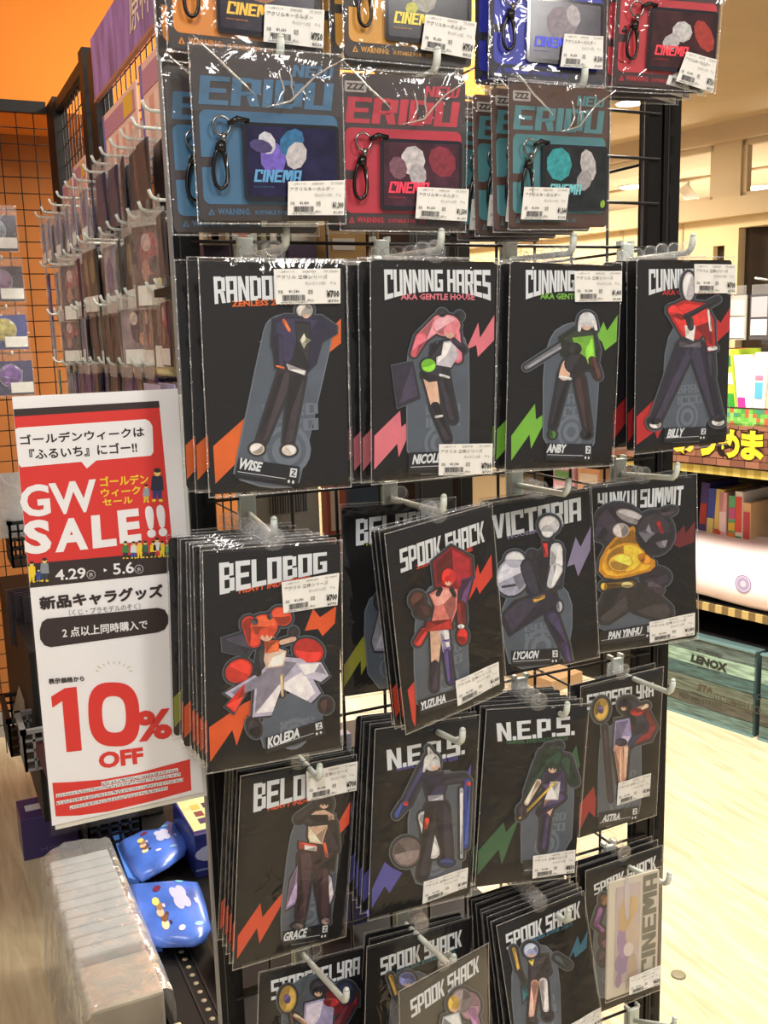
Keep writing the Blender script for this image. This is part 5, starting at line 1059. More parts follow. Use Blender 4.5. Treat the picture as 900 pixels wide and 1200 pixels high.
# bright packaged tissue bundle on the low shelf
t = rthing('wrapped_bundle', 'large glossy white and pink wrapped bundle on the low right shelf', 'package', 2.0, 3.25, .46)
def puff(m):
    n_, k_ = 20, 10; vs = []
    for j in range(k_ + 1):
        for i in range(n_ + 1):
            a = i / n_; b = j / k_; u = 2.34 - .84 * a; th = b * math.pi
            n = 3.36 - .17 * max(0, math.sin(th)) ** .28; z = .462 + .225 * (.5 - .5 * math.copysign(abs(math.cos(th)) ** .6, math.cos(th))) + .006 * math.sin(9 * a + 3 * b)
            if b > .5: n = 3.20 + (b - .5) * .5
            vs.append(rw(u, n, z))
    m.raw(vs, [(j * (n_ + 1) + i, j * (n_ + 1) + i + 1, (j + 1) * (n_ + 1) + i + 1, (j + 1) * (n_ + 1) + i) for j in range(k_) for i in range(n_)], mat((250, 228, 230), .3, coat=.6, noise=.035, nscale=6), True)
rpart(t, 'wrap', puff)
def seal(m):
    c = (1.985, .560)
    for r_, col in ((.034, (150, 140, 190)), (.029, (226, 212, 226)), (.025, (170, 160, 204)), (.012, (222, 208, 224))):
        m.raw([rw(c[0] + r_ * math.cos(q * .314), 3.19 + (.034 - r_) * -.02, c[1] + r_ * math.sin(q * .314)) for q in range(20)], [list(range(20))], mat(col, .4))
rpart(t, 'round_seal', seal, 'violet round seal')
# magazines and books on the shelves
def rbook(u, n, z, th, h, d, lean, col, label, group, extra=None, name='book'):
    t = rthing(name, label, 'book', u, n, z, group)
    def fn(m):
        c = []
        for zz in (0, h):
            off = lean * zz
            for (a, b) in ((-th / 2, 0), (-th / 2, d), (th / 2, d), (th / 2, 0)): c.append(rw(u + a + off, n + b, z + zz))
        m.raw(c, [(3, 2, 1, 0), (4, 5, 6, 7), (0, 1, 5, 4), (1, 2, 6, 5), (2, 3, 7, 6), (3, 0, 4, 7)], mat(col, .35, coat=.3))
    rpart(t, 'cover', fn)
    if extra:
        for q, (za, zb, ca) in enumerate(extra):
            def fe(m, za=za, zb=zb, ca=ca):
                c = []
                for zz in (za * h, zb * h):
                    off = lean * zz
                    for (a, b) in ((-th * .42, -.0015), (th * .42, -.0015)): c.append(rw(u + a + off, n + b, z + zz))
                m.raw([c[0], c[1], c[3], c[2]], [(0, 1, 2, 3)], mat(ca, .4))
            rpart(t, 'spine_print', fe)
    return t
def rowbooks(px0, px1, yb, n, base_z, heights, cols, grp, desc, leans=None):
    k = len(cols)
    for i in range(k):
        px = px0 + (px1 - px0) * (i + .5) / k; d = ray(px, yb); s = n / d.dot(NN); P_ = EYE + d * s; u = P_.dot(UU)
        d2 = ray(px0 + (px1 - px0) * i / k, yb); d3 = ray(px0 + (px1 - px0) * (i + 1) / k, yb)
        th = abs((EYE + d2 * (n / d2.dot(NN))).dot(UU) - (EYE + d3 * (n / d3.dot(NN))).dot(UU)) * .94
        rbook(u, n, base_z, th, heights[i], .2, (leans[i] if leans else 0), cols[i][0], desc[i], grp, cols[i][1:])
rowbooks(815, 882, 600, 3.40, .46, [.42, .40, .40, .39, .38, .40, .36], [((70, 60, 120), (.6, .8, (170, 60, 60)), (.3, .5, (210, 180, 60))), ((60, 80, 160), (.5, .7, (220, 200, 120))), ((226, 196, 110), (.5, .6, (200, 90, 60))), ((240, 178, 180), (.6, .8, (248, 220, 220))), ((110, 184, 130), (.5, .62, (226, 130, 60)), (.64, .72, (240, 190, 70)), (.76, .88, (200, 90, 140))), ((246, 236, 226), (.5, .56, (60, 130, 90)), (.6, .95, (226, 90, 80))), ((236, 190, 140), (.5, .56, (50, 120, 170)), (.6, .9, (200, 80, 90)))],
 'magazines on the low right shelf', ['violet magazine spine leftmost on the low right shelf', 'blue magazine beside the violet one, low right shelf', 'thin yellow magazine, low right shelf', 'pink book spine on the low right shelf', 'green patterned book spine with orange patches, low right shelf', 'cream booklet with red lettering, low right shelf', 'peach booklet with red lettering at the right of the row'], [-.06, -.05, -.04, .02, .0, .02, .02])
rowbooks(848, 918, 470, 3.28, .985, [.42, .42, .40, .41, .42, .40], [((232, 60, 40), (.5, .7, (240, 170, 50)), (.74, .9, (60, 150, 60))), ((190, 220, 60), (.5, .62, (60, 150, 60)), (.7, .8, (250, 240, 240)), (.86, .95, (40, 130, 60))), ((246, 244, 244), (.52, .62, (230, 60, 150))), ((240, 242, 246), (.6, .74, (90, 170, 220)), (.76, .8, (230, 120, 150))), ((232, 220, 180), (.5, .9, (222, 196, 130))), ((246, 240, 230), (.6, .8, (200, 200, 210)))],
 'books on the upper right shelf', ['red patterned book on the upper right shelf', 'lime green book leaning on the upper right shelf', 'white book with a pink mark, upper right shelf', 'white booklet with blue panel, upper right shelf', 'tan narrow book, upper right shelf', 'off-white book at the edge of the upper right shelf'], [.14, .14, .12, 0, -.05, 0])
rbook(2.91, 3.25, .46, .12, .45, .2, 0, (226, 170, 190), 'pink magazine seen through the mesh, left of two', 'magazines seen through the mesh', ((.6, .8, (246, 230, 236)), (.85, .95, (120, 170, 110))))
rbook(2.77, 3.25, .46, .12, .45, .2, 0, (232, 176, 130), 'orange-pink magazine seen through the mesh, right of two', 'magazines seen through the mesh', ((.55, .8, (240, 130, 140)), (.85, .95, (240, 226, 210))))
t = rthing('tan_carton', 'tan carton seen through the mesh in the middle', 'box', 3.4, 3.25, .46); rpart(t, 'carton', lambda m: rbox(m, 3.26, 3.54, 3.25, 3.5, .46, .82, mat((188, 164, 128), .6)))
t = rthing('cardboard_tray', 'cardboard tray on the floor seen through the mesh, right side', 'box', 2.8, 3.0, 0); rpart(t, 'carton', lambda m: rbox(m, 2.70, 2.96, 2.95, 3.14, .0, .05, mat((176, 142, 104), .6)))
# sign strip in front of the upper shelf
t = rthing('shelf_sign', 'brick-patterned shelf strip with big yellow Japanese lettering', 'sign', 2.1, 3.185, .985)
rpart(t, 'board', lambda m: rbox(m, 1.4, 2.6, 3.178, 3.186, .988, 1.205, mat((44, 30, 26), .6)))
rnd = random.Random(9)
def bricks(m):
    z = .990; r_ = 0
    while z < 1.13:
        u = 1.41 + (.03 if r_ % 2 else 0)
        while u < 2.57: 
            rbox(m, u, u + .055, 3.1765, 3.178, z, z + .024, mat(rnd.choice([(126, 82, 62), (112, 70, 54), (140, 94, 72)]), .7)); u += .058
        z += .027; r_ += 1
rpart(t, 'brick_print', bricks)
def mosaic(m):
    u = 1.41
    while u < 2.58:
        for z in (1.14, 1.155, 1.17, 1.185): rbox(m, u, u + .0145, 3.1765, 3.178, z, z + .0145, mat(rnd.choice([(100, 170, 70), (70, 140, 60), (60, 130, 110), (190, 90, 60), (130, 190, 90)]), .7))
        u += .015
rpart(t, 'mosaic_print', mosaic)
def sign_text(m):
    for s, ua, ub, c in (('ま', 2.005, 1.915, (240, 200, 50)), ('め', 2.10, 2.01, (240, 200, 50)), ('つ', 2.195, 2.105, (240, 200, 50)), ('あ', 2.29, 2.20, (240, 200, 50)), ('の', 2.375, 2.295, (220, 70, 60)), ('な', 2.455, 2.38, (120, 150, 210))):
        for bold, c2, nn in ((.16, (26, 18, 16), 3.1755), (.05, c, 3.1740)):
            vs, fs, _ = text(s, bold, 0, 3); g = .10 if bold > .1 else 0
            m.raw([rw(ua + (ub - ua) * ((a - .5) * (1 + g) + .5), nn, 1.02 + .105 * ((b - .5) * (1 + g) + .5)) for a, b in vs], fs, mat(c2, .5))
rpart(t, 'sign_lettering', sign_text)
# small bagged goods hung above the books
def rpack(u, n, z, wdt, h, col, bars, label):
    t = rthing('bagged_goods', label, 'package', u, n, z)
    rpart(t, 'insert_card', lambda m: rbox(m, u - wdt / 2, u + wdt / 2, n, n + .006, z - h, z, mat(col, .5)))
    def fb(m):
        for (a, b, c) in bars: rbox(m, u - wdt * .42, u + wdt * .42, n - .002, n, z - h * b, z - h * a, mat(c, .5))
    rpart(t, 'card_print', fb)
    rpart(t, 'header', lambda m: rbox(m, u - wdt * .45, u + wdt * .45, n + .001, n + .004, z, z + .035, CLEARP))
rpack(2.125, 3.30, 1.60, .085, .16, (150, 148, 142), [(.1, .45, (176, 174, 170)), (.5, .95, (220, 216, 208))], 'grey bagged goods with white label above the upper books')
rpack(2.03, 3.30, 1.60, .075, .16, (70, 68, 72), [(.05, .5, (150, 150, 156)), (.55, .9, (210, 208, 208))], 'black and white bagged goods above the upper books')
rpack(2.03, 3.42, 1.52, .12, .10, (60, 58, 60), [(.2, .7, (150, 146, 140))], 'dark bagged goods partly hidden above the upper books')
rpack(1.95, 3.34, 1.64, .10, .10, (40, 80, 170), [(.1, .5, (30, 60, 150))], 'blue bagged goods at the right edge above the books')
mb = MB(); mb.tube([rw(2.15, 3.6, 1.655), rw(2.02, 3.25, 1.655)], .004, HOOKW, 6); tag(mb.build('display_hook'), 'lone pale hook over the grey bagged goods, far right', 'hook')
rpart(fx, 'top_rail', lambda m: rbox(m, 1.2, 3.5, 3.62, 3.64, 1.60, 1.615, BK))

# ================================================================== LEFT AISLE GONDOLA
gd = thing('aisle_rack', 'long black wire rack along the left aisle full of small bagged goods', 'rack', (.5, 2.5, 0)); bpy.context.view_layer.update()
def gp(mb, name, label=None): o = mb.build(name, gd, label=label); o.matrix_parent_inverse = Matrix.Translation((-.5, -2.5, 0)); return o
for (y0, y1, z1) in ((1.55, 1.60, 2.2), (2.60, 2.68, 2.2), (2.74, 2.80, 2.235), (3.30, 3.45, 2.235)):
    mb = MB(); mb.box((.48, y0, 0), (.52, y1, z1), BLACKM); gp(mb, 'rack_post')
mb = MB(); mb.box((.485, 2.8, 2.19), (.515, 3.30, 2.22), BLACKM); gp(mb, 'top_rail')
wl = MB(); wl.tube([(0, 1.58, 0), (0, 3.4, 0)], .0017, BLACK, 5); o = wl.build('wire'); wlm = o.data; bpy.data.objects.remove(o)
for k in range(6, 36): 
    o = bpy.data.objects.new('wire', wlm); COL.objects.link(o); o.parent = gd; o.location = (-.0 + .002, -2.5, .30 + PITCH * k)
wz = MB(); wz.tube([(0, 0, .6), (0, 0, 2.19)], .0017, BLACK, 5); o = wz.build('wire'); wzm = o.data; bpy.data.objects.remove(o)
for k in range(34):
    o = bpy.data.objects.new('wire', wzm); COL.objects.link(o); o.parent = gd; o.location = (0, 1.6 + PITCH * k - 2.5, 0)
mb = MB(); mb.box((.33, 1.52, .0), (1.0, 3.45, .20), BLACKM); gp(mb, 'base_deck')
mb = MB()
for k in range(54): mb.tube([(.407, 1.56 + .03 * k, .2), (.407, 1.56 + .03 * k, .2015)], [.0058, .0058], mat((150, 140, 118), .6), 10)
mb.box((.39, 1.52, .198), (.394, 3.4, .203), mat((40, 40, 42), .3)); mb.box((.42, 1.52, .198), (.424, 3.4, .203), mat((40, 40, 42), .3)); gp(mb, 'slotted_rail')
# purple header board and price posters
t = thing('header_board', 'purple cloudy header board with pale gold lettering on top of the aisle rack', 'sign', (.48, 2.1, 2.15))
mb = MB(); mb.box((-.004, -.52, -.075), (.004, .49, .062), mat((138, 108, 168), .5, noise=.22, nscale=7, stretch=(1, 3, 1))); mb.build('board', t)
mb = MB(); mb.box((-.006, -.52, -.082), (.004, .49, -.075), mat((160, 110, 96), .4)); mb.build('lower_edge', t)
mb = MB(); vs, fs, _ = text('原神', .01, .1, 3); mb.raw([(-.0052, .05 - .20 * a, -.045 + .085 * b) for a, b in vs], fs, mat((232, 214, 190), .5)); mb.build('lettering', t)
def poster(y0, y1, z0, z1, label, c=(236, 190, 172)):
    t = thing('price_poster', label, 'poster', (.488, (y0 + y1) / 2, z0)); yy, h = (y1 - y0) / 2, z1 - z0
    mb = MB(); mb.box((-.002, -yy, 0), (.002, yy, h), mat(c, .6)); mb.build('sheet', t)
    mb = MB(); mb.box((-.003, -yy * .9, h * .72), (-.002, yy * .9, h * .93), mat((190, 130, 150), .6)); mb.box((-.0032, -yy * .8, h * .74), (-.0028, -yy * .3, h * .95), mat((232, 178, 60), .6)); mb.box((-.0032, yy * .9, 0), (-.0026, yy, h), mat((120, 110, 180), .6))
    for k in range(9): mb.box((-.003, -yy * .9 + k * yy * .2, h * .05), (-.002, -yy * .9 + k * yy * .2 + yy * .15, h * .66), mat((226, 160, 140) if k % 2 else (240, 206, 190), .6))
    mb.build('poster_print', t)
poster(1.70, 2.14, 1.83, 2.045, 'pink price poster nearest the front, below the purple header')
poster(2.18, 2.56, 1.83, 2.030, 'pink price poster with blue edge, second below the purple header')
poster(2.84, 3.06, 1.80, 1.99, 'pink price poster in the farther bay, near side')
poster(3.08, 3.28, 1.80, 1.97, 'pink price poster in the farther bay, by the corner post', (214, 176, 176))
# hooks along the aisle
h0 = thing('display_hook', '', 'hook', (.5, 2, 1)); bpy.context.view_layer.update()
mb = MB(); mb.tube([(0, 0, 0), (-.12, 0, .003), (-.128, 0, .007), (-.132, 0, .018)], [.0028, .0028, .003, .003], HOOKW, 8); mb.build('hook_arm', h0)
mb = MB(); mb.bbox((-.004, -.008, -.035), (.004, .008, .008), HOOKW, .0015); mb.build('hook_clip', h0)
tips = {0: [(166, 117), (154, 137), (141, 151), (129, 162), (117, 172), (107, 182), (97, 192), (86, 203), (76, 212), (66, 224), (57, 233), (48, 242), (41, 248)],
 1: [(174, 222), (162, 236), (149, 244), (136, 251), (125, 259), (116, 266), (98, 272), (90, 276), (82, 285), (74, 292), (65, 297), (56, 303), (47, 306)],
 2: [(181, 326), (171, 330), (159, 334), (146, 337), (136, 340), (126, 344), (117, 346), (109, 349), (99, 351), (89, 353), (83, 356), (76, 358), (70, 359), (63, 361), (55, 362)],
 3: [(165, 418), (152, 419), (139, 419), (126, 419), (115, 418), (105, 418), (97, 419), (88, 419), (80, 420), (72, 421), (62, 418)]}
ORDW = ['nearest', 'second', 'third', 'fourth', 'fifth', 'sixth', 'seventh', 'eighth', 'ninth', 'tenth', 'eleventh', 'twelfth', 'thirteenth', 'fourteenth', 'farthest']
ROWN = ['top row', 'second row', 'third row', 'fourth row']; first = True
rowz = [1.84, 1.745, 1.585, 1.455]; spots = {}
for rI in range(4):
    spots[rI] = []
    for hi, (px, py) in enumerate(tips[rI]):
        p = atX(px, py, .368); spots[rI].append(p.y)
        zz = p.z - .018; lab = 'white hook on the %s of the left aisle rack, %s hook from the front' % (ROWN[rI], ORDW[hi]); g = 'aisle rack hooks, %s' % ROWN[rI]
        M = Matrix.Translation((.5, p.y, zz))
        if first: h0.matrix_world = M; h0['label'] = lab; h0['group'] = g; first = False
        else: dup(h0, M, lab, g)
        spots[rI][-1] = (p.y, zz)
# bagged goods hung on them
def goods_proto(wd, h, col, lab_, art):
    t = thing('bagged_goods', '', 'package'); mb = MB()
    mb.box((-.0015, -wd / 2, -h), (.0015, wd / 2, -.018), mat(col, .45, noise=.2, nscale=30)); mb.build('insert_card', t)
    mb = MB(); 
    for k, (cy, cz, ry, rz, c) in enumerate(art): mb.raw([(-.0022 - k * 1e-4, cy * wd + ry * wd * math.cos(q), -h * cz + rz * h * math.sin(q)) for q in [-i * .7 for i in range(9)]], [list(range(9))], mat(c, .5, noise=.2, nscale=90))
    if lab_: mb.box((-.0035, -wd * .48, -h * .98), (-.003, wd * .40, -h * .76), LABELP)
    mb.build('card_print', t)
    mb = MB(); w2 = wd / 2 + .003
    nn = 6; vs = []
    for j in range(nn + 1):
        for i in range(nn + 1): vs.append((-.005 - .002 * math.sin(i * 1.9 + j), -w2 + 2 * w2 * i / nn, .006 - (h + .010) * j / nn))
    mb.raw(vs, [(j * (nn + 1) + i, (j + 1) * (nn + 1) + i, (j + 1) * (nn + 1) + i + 1, j * (nn + 1) + i + 1) for j in range(nn) for i in range(nn)], clear_goods, True); mb.quad((-.006, -w2, -.020), (-.006, -w2, .008), (-.006, w2, .008), (-.006, w2, -.020), SEAM); mb.build('clear_bag', t)
    return t
clear_goods = clear_mat('clear_goods_bag', gloss=.05, rough=.10, haze=.05, bump=.8, bscale=60, fres=.35)
kinds = [('dark brown', (36, 27, 33), 0, []), ('navy blue', (30, 36, 74), 0, []), ('pale grey', (150, 146, 158), 1, [(0, .5, .3, .25, (110, 100, 140))]), ('olive brown', (48, 48, 46), 1, [(0, .4, .3, .2, (120, 110, 80))]),
 ('dark red', (72, 38, 56), 1, [(0, .42, .30, .24, (150, 66, 78)), (.1, .3, .14, .10, (190, 160, 160)), (-.12, .55, .16, .10, (50, 34, 50)), (.15, .6, .12, .12, (170, 120, 110))]), ('violet', (62, 40, 96), 0, [(0, .5, .3, .3, (90, 60, 130))]), ('black', (34, 32, 36), 0, [(0, .5, .3, .3, (60, 56, 66))]),
 ('peach', (140, 122, 128), 1, [(0, .42, .22, .26, (84, 56, 66)), (.1, .3, .12, .1, (200, 180, 170)), (-.15, .6, .12, .1, (190, 130, 110))]), ('green', (60, 120, 90), 0, [(0, .5, .3, .3, (90, 150, 120))])]
GPRO = {}
rnd = random.Random(21)
plan = {0: (.085, .125, lambda i: [0, 0, 0, 0, 1, 1, 1, 2, 2, 2, 2, 2, 2][i]), 1: (.090, .150, lambda i: [6, 4, 7, 3, 3, 2, 3, 3, 4, 4, 7, 2, 5][i]),
        2: (.080, .120, lambda i: [4, 6, 7, 7, 6, 6, 6, 3, 6, 2, 6, 4, 4, 8, 2][i]), 3: (.085, .140, lambda i: [5, 3, 5, 6, 6, 6, 5, 5, 5, 2, 8][i])}
for rI in range(4):
    wd, h, fk = plan[rI]
    for i, (yy, zz) in enumerate(spots[rI]):
        if rI == 0 and i < 4: cnt = 0 if i < 1 else 3
        else: cnt = 4 if i % 2 else 5
        if rI == 0 and i in (7,): cnt = 1
        kd = fk(i); nm, col, lb, art = kinds[kd]; key = (kd, rI)
        for q in range(cnt):
            xx = .385 + q * .023 + rnd.uniform(-.004, .004); M = Matrix.Translation((xx, yy, zz - .001)) @ Matrix.Rotation(rnd.uniform(-.16, .06) + (.55 if kd in (4, 7) and q == 0 and i % 2 else 0), 4, 'Z')
            lab = '%s bagged goods, left aisle rack %s, on the %s hook from the front' % (nm, ROWN[rI], ORDW[i]); g = 'goods on the %s, %s hook' % (ROWN[rI], ORDW[i])
            if key not in GPRO:
                r = goods_proto(wd, h, col, lb, art); r.matrix_world = M; r['label'] = lab; r['group'] = g; GPRO[key] = r; bpy.context.view_layer.update()
            else: dup(GPRO[key], M, lab, g)
# cream boxed item and upright lilac folders at the near end of the aisle rack
mb = MB(); mb.bbox((.385, 1.62, 1.44), (.44, 1.72, 1.60), mat((226, 214, 160), .5), .004); mb.box((.383, 1.635, 1.455), (.385, 1.705, 1.49), LABELP); tag(mb.build('boxed_goods'), 'cream yellow boxed goods with white label near the silver strip', 'package')
for k in range(5):
    mb = MB(); mb.box((.35 + k * .012, 1.55, 1.16), (.352 + k * .012, 1.66, 1.43), CLEARP if k % 2 else mat((176, 170, 206), .3)); tag(mb.build('clear_folder'), 'upright lilac clear folder behind the sale sign edge', 'folder', 'lilac folders beside the sign')

# orange wall grid with four badge packs
gw = thing('wall_grid', 'black wire grid panel in front of the orange wall', 'grid panel', (0, 3.46, 0)); bpy.context.view_layer.update()
mb = MB(); mb.box((-1.2, -.012, 2.215), (.48, .012, 2.25), BLACKM); mb.build('top_rail', gw)
wz = MB(); wz.tube([(0, 0, .12), (0, 0, 2.22)], .0018, BLACK, 5); o = wz.build('wire'); wzm = o.data; bpy.data.objects.remove(o)
wl = MB(); wl.tube([(-1.2, 0, 0), (.48, 0, 0)], .0018, BLACK, 5); o = wl.build('wire'); wlm = o.data; bpy.data.objects.remove(o)
for k in range(32): o = bpy.data.objects.new('wire', wzm); COL.objects.link(o); o.parent = gw; o.location = (.44 - k * PITCH, 0, 0)
for k in range(40): o = bpy.data.objects.new('wire', wlm); COL.objects.link(o); o.parent = gw; o.location = (0, .003, 2.17 - k * .05)
for px, py, lb, c, c2 in ((-6, 252, 'dark navy badge pack, topmost on the orange wall grid', (34, 44, 72), (110, 120, 140)), (2, 312, 'dark plum badge pack, second on the orange wall grid', (60, 44, 64), (150, 110, 150)), (7, 369, 'bright blue badge pack, third on the orange wall grid', (50, 62, 140), (180, 170, 90)), (14, 423, 'violet blue badge pack, lowest on the orange wall grid', (44, 40, 96), (120, 80, 160))):
    p = at(px, py, 3.30); t = thing('badge_pack', lb, 'pack', Matrix.Translation(p)); W_, H_ = .115, .105
    f3 = lambda x, z, y=0: (x, y, z)
    mb = MB(); mb.box((-W_ / 2, 0, -H_), (W_ / 2, .003, 0), mat(c, .4, noise=.15, nscale=20)); mb.build('backing_card', t)
    mb = MB(); mb.tube([(-.008, -.002, -.045), (-.008, -.006, -.045), (-.008, -.008, -.045)], [.034, .034, .028], mat(c2, .2, noise=.35, nscale=40, coat=1), 24); mb.tube([(-.008 + .034 * math.cos(q * .3), -.006, -.045 + .034 * math.sin(q * .3)) for q in range(21)], .0012, mat((180, 176, 190), .3), 5, close=True); mb.build('round_badge', t)
    mb = MB(); mb.box((-.01, -.0095, -.098), (.056, -.009, -.066), LABELP); mb.build('price_label', t)
    mb = MB(); mb.box((-W_ / 2 - .004, -.010, -H_ - .006), (W_ / 2 + .004, -.0096, .028), clear_goods); mb.build('clear_bag', t)
    mb = MB(); mb.tube([(0, .155, .020), (0, -.02, .020), (0, -.026, .03)], .003, HOOKW, 8); t2 = mb.build('display_hook'); t2.matrix_world = Matrix.Translation(p); tag(t2, 'white hook holding the ' + lb.split(',')[0] + ' on the orange wall grid', 'hook')

# ================================================================== BOTTOM LEFT
# row of thin white cases in milky wrap
t = thing('wrapped_case_bundle', 'row of thin white cases shrink-wrapped in milky plastic on the floor', 'package', (.25, 2.1, 0))
def lp(mb, name, label=None): o = mb.build(name, t, label=label); o.matrix_parent_inverse = Matrix.Translation(-t.matrix_basis.translation); return o
for k in range(11):
    y = 1.90 + k * .040; mb = MB(); mb.bbox((.185 + .003 * math.sin(k * 2.1), y, .015), (.325, y + .035, .285 - .0008 * k), mat((206, 212, 214), .3, coat=.5, noise=.04, nscale=20), .006); lp(mb, 'thin_case')
mb = MB(); mb.bbox((.186, 1.74, .015), (.325, 1.89, .270), mat((192, 184, 170), .4, noise=.05, nscale=12), .006); lp(mb, 'flat_case')
def wrapm(mb):
    vs = []; nx, ny = 24, 40
    prof = [(.335, .05), (.340, .20), (.338, .283), (.325, .296), (.28, .301), (.23, .300), (.19, .294), (.172, .28), (.168, .20), (.163, .10), (.155, .01)]
    for j in range(ny + 1):
        y = 1.71 + .65 * j / ny
        for i in range(nx + 1):
            a = i / nx * (len(prof) - 1); k = min(int(a), len(prof) - 2); f_ = a - k; x = prof[k][0] * (1 - f_) + prof[k + 1][0] * f_; z = prof[k][1] * (1 - f_) + prof[k + 1][1] * f_
            wob = .004 * math.sin(y * 60 + i * .9) * math.sin(i * 1.7) + .003 * math.sin(y * 137 + i)
            vs.append((x - wob * (1 if i > nx * .6 else .3), y, z + wob * .8))
    mb.raw(vs, [(j * (nx + 1) + i, j * (nx + 1) + i + 1, (j + 1) * (nx + 1) + i + 1, (j + 1) * (nx + 1) + i) for j in range(ny) for i in range(nx)], FOG, True)
mb = MB(); wrapm(mb); lp(mb, 'plastic_wrap')
# beige printed box in front of them
t = thing('beige_box', 'beige carton with small upside-down lettering at the lower left edge', 'box', (.28, 1.6, 0)); BG = mat((196, 188, 164), .55, noise=.03, nscale=20)
mb = MB(); mb.bbox((-.10, -.14, 0), (.06, .08, .24), BG, .003); mb.build('carton', t)
mb = MB(); vs, fs, _ = text('miHoYo', .01, 0, 3)
mb.raw([(.028 - .068 * a, .045 - .012 * b * 1.2, .2408) for a, b in vs], fs, INK); mb.build('lettering', t)
mb = MB(); mb.box((-.05, .055, .2402), (.05, .072, .2406), mat((90, 92, 90), .5)); mb.build('printed_stripe', t)
t = thing('white_box', 'small white carton standing beside the beige box, lower left', 'box', (.19, 1.72, 0)); mb = MB(); mb.bbox((-.02, -.10, 0), (.0, .10, .12), WHITE, .003); mb.build('carton', t)
t = thing('black_carton', 'black carton with yellow corner below the beige box', 'box', (.28, 1.36, 0)); mb = MB(); mb.bbox((-.12, -.08, 0), (.06, .07, .24), BLACK, .003); mb.build('carton', t)
mb = MB(); mb.tube([(.02, .04, .2405), (.02, .04, .2415)], .022, mat((226, 200, 70), .5), 20); mb.build('round_sticker', t)
# purple box farther back
c0 = atZ(22, 1006, .0)
t = thing('violet_box', 'deep violet flat box with a pale label strip, left of the wrapped cases', 'box', (.165, 2.90, .0)); VI = mat((58, 46, 108), .35, noise=.06, nscale=12, coat=.3)
mb = MB(); mb.bbox((0, 0, 0), (.16, .14, .13), VI, .003); mb.build('carton', t)
mb = MB(); mb.box((.02, .05, .1302), (.11, .09, .1308), mat((200, 206, 210), .5)); mb.build('pale_label', t)
mb = MB(); vs, fs, _ = text('HOYO', .0, 0, 1); mb.raw([(.05 + .09 * a, -.0004, .02 + .010 * b) for a, b in vs], fs, mat((110, 100, 150), .5)); mb.build('lettering', t)
# mesh basket lying behind the cases
def basket(loc, sx, sy, sz, lab, c=(24, 24, 26), rot=0.0):
    t = thing('storage_basket', lab, 'basket', Matrix.Translation(loc) @ Matrix.Rotation(rot, 4, 'Z')); BM = mat(c, .4)
    for nm, (a, b) in {'basket_side': ((0, 0), (sx, 0)), 'basket_side.': ((0, sy), (sx, sy)), 'basket_end': ((0, 0), (0, sy)), 'basket_end.': ((sx, 0), (sx, sy))}.items():
        mb = MB(); L_ = math.hypot(b[0] - a[0], b[1] - a[1]); n = max(3, int(L_ / .022))
        for k in range(n + 1):
            x = a[0] + (b[0] - a[0]) * k / n; y = a[1] + (b[1] - a[1]) * k / n; mb.box((x - .003, y - .003, 0), (x + .003, y + .003, sz), BM)
        r = max(3, int(sz / .022))
        for k in range(r + 1): mb.box((min(a[0], b[0]) - .003, min(a[1], b[1]) - .003, sz * k / r - .003), (max(a[0], b[0]) + .003, max(a[1], b[1]) + .003, sz * k / r + .003), BM)
        mb.box((min(a[0], b[0]) - .007, min(a[1], b[1]) - .007, sz - .006), (max(a[0], b[0]) + .007, max(a[1], b[1]) + .007, sz + .004), BM); mb.build(nm.replace('.', ''), t)
    mb = MB(); mb.box((0, 0, -.002), (sx, sy, .002), BM); mb.build('basket_floor', t)
    return t
basket((.30, 2.46, .20), .13, .11, .09, 'black plastic basket behind the wrapped cases under the sign')
